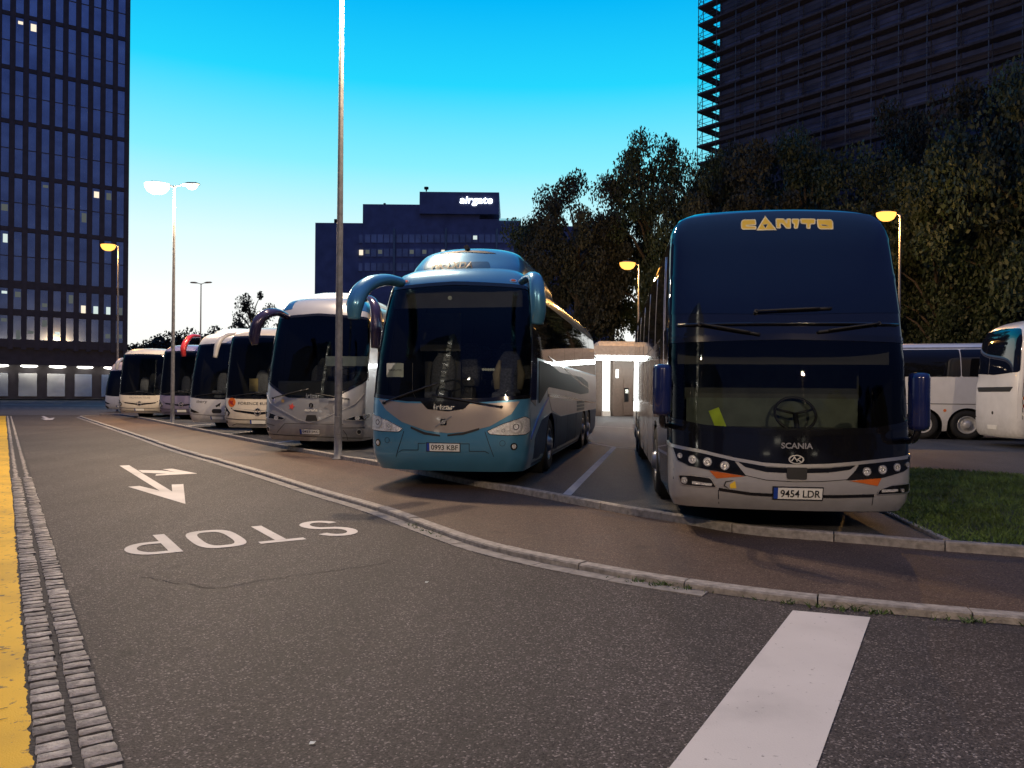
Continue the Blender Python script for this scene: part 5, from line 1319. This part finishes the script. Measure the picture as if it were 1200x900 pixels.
# --- what stands behind the viewer, seen only in the coach glass: a dark office slab with one lit stairwell
bk_ = empty('office_slab', (-4, -34, 0), label='dark office slab with a lit glazed stairwell behind the viewer', cat='office building')
bm = bmesh.new(); box(bm, (-60, -14, 0), (-24.5, 0, 42)); box(bm, (-21.5, -14, 0), (-10, 0, 24)); box(bm, (4, -14, 0), (60, 0, 9)); obj('wall', bm, mt['rightwall'], bk_)
mt['stair'] = glow('lit_stairwell', (1.0, .93, .75), 1.6); mt['stairtube'] = glow('stair_light', (1.0, .97, .88), 9)
bm = bmesh.new(); box(bm, (-24.5, -10, 0), (-21.5, -.4, 42)); obj('stairwell', bm, mt['fascia'], bk_)
for k in range(11):
    bm = bmesh.new(); box(bm, (-24.2, -.38, .8+k*3.6), (-21.8, -.3, 3.5+k*3.6)); obj('window', bm, mt['stair'], bk_)
    bm = bmesh.new(); tube(bm, [(-24.0, -.25, 3.0+k*3.6), (-22.0, -.25, 2.2+k*3.6)], .16, 8); obj('stair_lamp', bm, mt['stairtube'], bk_)
    for dz in (0, 1.0):
        bm = bmesh.new(); tube(bm, [(-24.4, -.26, 2.0+dz+k*3.6), (-21.6, -.26, 1.0+dz+k*3.6)], .15, 6); obj('handrail', bm, mt['matt'], bk_)
for k, x_ in enumerate((-3.5, -2.2, 5.0, 7.0, 13.0)):
    bm = bmesh.new(); box(bm, (5+k*2.4, .02, 4.6+(k % 2)*1.6), (6.2+k*2.4, .08, 5.0+(k % 2)*1.6)); obj('lit_window', bm, mt['stair'], bk_)

# ------------------------------------------------------------------ trees
CROWN = []
def leaf_cloud(seed, n, size, sparse=1.0):
    """leaf sized faces in clumps spread through a unit crown: radius about 1, height 0..2"""
    rs = np.random.RandomState(seed); nc = int(46*sparse)
    c = []
    while len(c) < nc:
        p = rs.uniform(-1, 1, 3); r_ = np.linalg.norm(p)
        if .25 < r_ < 1 and rs.rand() < .25+.75*r_: c.append(p*np.array([1, 1, .95])*(.82+.22*rs.rand()))
    c = np.array(c); rad_ = rs.uniform(.10, .30, nc)
    k = rs.randint(0, nc, n); d = rs.normal(size=(n, 3)); d /= np.linalg.norm(d, axis=1, keepdims=True)
    P = c[k] + d*(rad_[k]*rs.rand(n)**.45)[:, None]*np.array([1.15, 1.15, .8]); P[:, 2] += 1
    a = rs.normal(size=(n, 3)); a /= np.linalg.norm(a, axis=1, keepdims=True); b = np.cross(a, rs.normal(size=(n, 3))); b /= np.linalg.norm(b, axis=1, keepdims=True)
    s = size*rs.uniform(.6, 1.3, n)[:, None]
    V = np.stack([P-a*s, P+b*s*.55, P+a*s, P-b*s*.55], 1)
    me = bpy.data.meshes.new('crown'); me.vertices.add(4*n); me.vertices.foreach_set('co', V.astype(np.float32).ravel())
    me.loops.add(4*n); me.loops.foreach_set('vertex_index', np.arange(4*n, dtype=np.int32)); me.polygons.add(n); me.polygons.foreach_set('loop_start', np.arange(0, 4*n, 4, dtype=np.int32)); me.update(calc_edges=True)
    return me, c
CR = [leaf_cloud(s, 30000, .0235, 1.5) for s in (1, 2, 3)]
CRs = [leaf_cloud(8, 4200, .042, .8), leaf_cloud(9, 9000, .045, 1.6)]
for (m_, _), q in zip(CR+CRs, ('leaf', 'leafdark', 'leaf', 'leafdark', 'leafdark')): m_.materials.append(mt[q])
def tree(label, x, y, h, r, proto, rot, low=.22, z0=.12, group='trees round the coach park', squash=1.0, every=2):
    me, cl = proto
    t = empty('tree', (x, y, z0), rot, label=label, cat='tree', group=group)
    zb = h*low; sz = (h-zb)/2
    bm = bmesh.new(); tr = max(.12, h*.016)
    top = Vector((0, 0, zb+sz*1.2)); tube(bm, catmull([(0, 0, -.1), (.1, .05, h*.2), (-.08, .1, zb+sz*.5), top], 4), [tr*1.4]+[tr*(1-.055*i) for i in range(1, 13)], 9)
    rs = random.Random(int(x*100)+3)
    for i in range(0, len(cl), every):
        c = Vector((cl[i][0]*r, cl[i][1]*r, zb+(cl[i][2]+1)*sz)); s0 = Vector((0, 0, min(zb+sz*1.1, max(zb*.7, c.z-.5*Vector((c.x, c.y, 0)).length-1.0))))
        tube(bm, [s0, (s0+c)/2+Vector((0, 0, .12*(c-s0).length)), c], [tr*.42, tr*.26, tr*.08], 6, caps=False)
    obj('trunk', bm, mt['bark'], t)
    cr = bpy.data.objects.new('crown', me); C.objects.link(cr); cr.parent = t; cr.location = (0, 0, zb); cr.scale = (r, r*squash, sz)
    return t
TL = [  # pixel x, distance, height, crown radius, proto, where
    (628, 64, 16.5, 4.2, 0, 'loose crowned tree at the left end of the grove, beside the office block'),
    (676, 60, 19.6, 4.4, 1, 'tall tree behind the blue coach with sky showing through its crown'),
    (716, 66, 19.0, 4.2, 2, 'tree directly behind the kiosk roof with ragged leafy crown'),
    (758, 60, 21.8, 4.3, 0, 'tallest ragged tree rising behind the amber lamp over the kiosk'),
    (812, 58, 21.0, 4.2, 2, 'tree whose crown touches the scaffold foot, left of the black coach roof'),
    (872, 54, 20.0, 4.8, 1, 'dark tree straight above the roof of the black coach, left half'),
    (945, 56, 20.5, 5.0, 0, 'dark tree below the scaffolded facade, above the yellow coach lettering'),
    (1012, 52, 19.0, 4.6, 2, 'dark tree just left of the amber lamp among the trees'),
    (1098, 47, 16.5, 4.6, 0, 'tree with leaves lit yellow by the amber lamp behind the white coach'),
    (1160, 52, 24.0, 5.8, 1, 'tall dark tree at the right above the white coach rear'),
    (845, 66, 24.0, 4.6, 1, 'dark tree in the second row at the scaffold foot'),
    (905, 64, 24.5, 4.8, 2, 'second row tree above the middle of the black coach roof'),
    (1055, 60, 25.0, 5.0, 1, 'second row tree right behind the amber lamp among the trees'),
    (1212, 44, 22.5, 5.4, 2, 'dark tree at the right picture edge behind the white coach')]
for i, (px, Y, h, r_, p_, lb) in enumerate(TL):
    q = at_depth(px, 462, Y); tree(lb, q.x, q.y, h, r_, CR[p_], i*1.31, low=.13 if px > 840 else .2)
FL = [(160, 128, 10.6, 4.6), (183, 132, 11.5, 4.8), (208, 126, 12.0, 5.0), (234, 130, 12.8, 5.0), (258, 124, 12.6, 5.2), (276, 128, 13.4, 5.0), (314, 124, 13.2, 5.4), (336, 130, 13.0, 5.2), (358, 126, 12.0, 5.0), (384, 126, 11.8, 5.0)]
nm = ['leftmost far tree, touching the dark office tower', 'far tree between the office tower and the white lamp post', 'far tree standing behind the tall white lamp post', 'far tree behind the unlit twin armed lamp post', 'far tree over the red coach mirror', 'far tree at the left foot of the single tall tree', 'far tree at the right foot of the single tall tree', 'far tree above the dark mirror of the silver coach', 'far tree behind the white roof fairing of the silver coach', 'far tree behind the grey pole of the front lamp post']
for i, (px, Y, h, r_) in enumerate(FL):
    q = at_depth(px, 458, Y); tree(nm[i], q.x, q.y, h*.96, r_*1.25, CRs[1], i*.9, low=-.25, z0=0, group='far trees behind the coaches')
q = at_depth(294, 458, 110); tree('single tall sparse tree rising above the far tree line', q.x, q.y, 16.6, 3.3, CRs[0], .4, low=.3, z0=0, every=1, group='far trees behind the coaches')

for i, (x_, y_, h, r_) in enumerate(((8, -30, 15, 5), (16, -26, 14, 5), (25, -30, 17, 5.5), (-24, -24, 14, 5))):  # unseen trees, added so the windscreens reflect something dark instead of bright sky
    tree(('tree behind the viewer beside the office slab', 'second tree behind the viewer', 'tallest tree behind the viewer', 'tree behind the viewer across the yellow line')[i], x_, y_, h, r_, CRs[i % 2], i*1.7, low=.15, z0=0, group='trees behind the viewer')

# ------------------------------------------------------------------ sky, camera
w = bpy.data.worlds.new('World'); bpy.context.scene.world = w; w.use_nodes = True
nt = w.node_tree; nt.nodes.clear(); L = nt.links.new
out = nt.nodes.new('ShaderNodeOutputWorld')
sky = nt.nodes.new('ShaderNodeTexSky'); sky.sky_type = 'NISHITA'; sky.sun_disc = False; sky.sun_elevation = rad(-3.0); sky.sun_rotation = rad(-30); sky.ozone_density = 4
bgN = nt.nodes.new('ShaderNodeBackground'); bgN.inputs[1].default_value = .05; L(sky.outputs[0], bgN.inputs[0])
tc = nt.nodes.new('ShaderNodeTexCoord')
nrm = N(nt, 'ShaderNodeVectorMath', _operation='NORMALIZE'); L(tc.outputs['Generated'], nrm.inputs[0])
sp = N(nt, 'ShaderNodeSeparateXYZ'); L(nrm.outputs[0], sp.inputs[0])
rp = ramp(nt, [(0, (1.1, 1.08, 1.0)), (.12, (1.06, 1.09, 1.06)), (.19, (.80, 1.05, 1.08)), (.28, (.27, .92, 1.07)), (.37, (.02, .72, 1.05)), (.46, (.0, .50, 1.0)), (.7, (.03, .28, .75)), (1, (.10, .24, .62))])
L(sp.outputs[2], rp.inputs[0])
dt = N(nt, 'ShaderNodeVectorMath', _operation='DOT_PRODUCT'); L(nrm.outputs[0], dt.inputs[0]); dt.inputs[1].default_value = (-.17, .985, 0)
mr = N(nt, 'ShaderNodeMapRange', _interpolation_type='SMOOTHSTEP'); L(dt.outputs['Value'], mr.inputs[0])
mr.inputs[1].default_value = .1; mr.inputs[2].default_value = .9; mr.inputs[3].default_value = 0; mr.inputs[4].default_value = 1
bk = ramp(nt, [(0, (.05, .055, .08)), (.3, (.028, .052, .16)), (.6, (.04, .085, .30)), (1, (.12, .26, .66))]); L(sp.outputs[2], bk.inputs[0])
mixc = N(nt, 'ShaderNodeMix', _data_type='RGBA'); L(mr.outputs[0], mixc.inputs[0]); L(bk.outputs[0], mixc.inputs[6]); L(rp.outputs[0], mixc.inputs[7])
bg = nt.nodes.new('ShaderNodeBackground'); bg.inputs[1].default_value = .95; L(mixc.outputs[2], bg.inputs[0])
add = nt.nodes.new('ShaderNodeAddShader'); L(bgN.outputs[0], add.inputs[0]); L(bg.outputs[0], add.inputs[1]); L(add.outputs[0], out.inputs[0])
sl = bpy.data.lights.new('afterglow', 'SUN'); sl.energy = .04; sl.angle = rad(20); sl.color = (1, .8, .6)
so = bpy.data.objects.new('afterglow', sl); C.objects.link(so); so.rotation_euler = Vector((.42, -.907, -.12)).to_track_quat('-Z', 'Y').to_euler()
cd = bpy.data.cameras.new('camera'); cam = bpy.data.objects.new('camera', cd); C.objects.link(cam)
cd.sensor_width = 36; cd.lens = 27; cd.sensor_fit = 'HORIZONTAL'; cd.shift_y = (HOR-450)/1200; cd.clip_start = .05; cd.clip_end = 3000
cam.matrix_world = Matrix.Translation((0, 0, EYE)) @ Matrix.Rotation(pi/2, 4, 'X') @ Matrix.Rotation(ROLL, 4, 'Z')
sc = bpy.context.scene; sc.camera = cam
sc.render.engine = 'CYCLES'; sc.view_settings.view_transform = 'Standard'; sc.view_settings.look = 'None'; sc.view_settings.exposure = 0; sc.view_settings.gamma = 1
try: sc.view_settings.use_curve_mapping = False
except Exception: pass
cy = sc.cycles; cy.max_bounces = 8; cy.transparent_max_bounces = 12; cy.use_denoising = True; cy.sample_clamp_indirect = 4; cy.caustics_reflective = False; cy.caustics_refractive = False; cy.use_light_tree = True
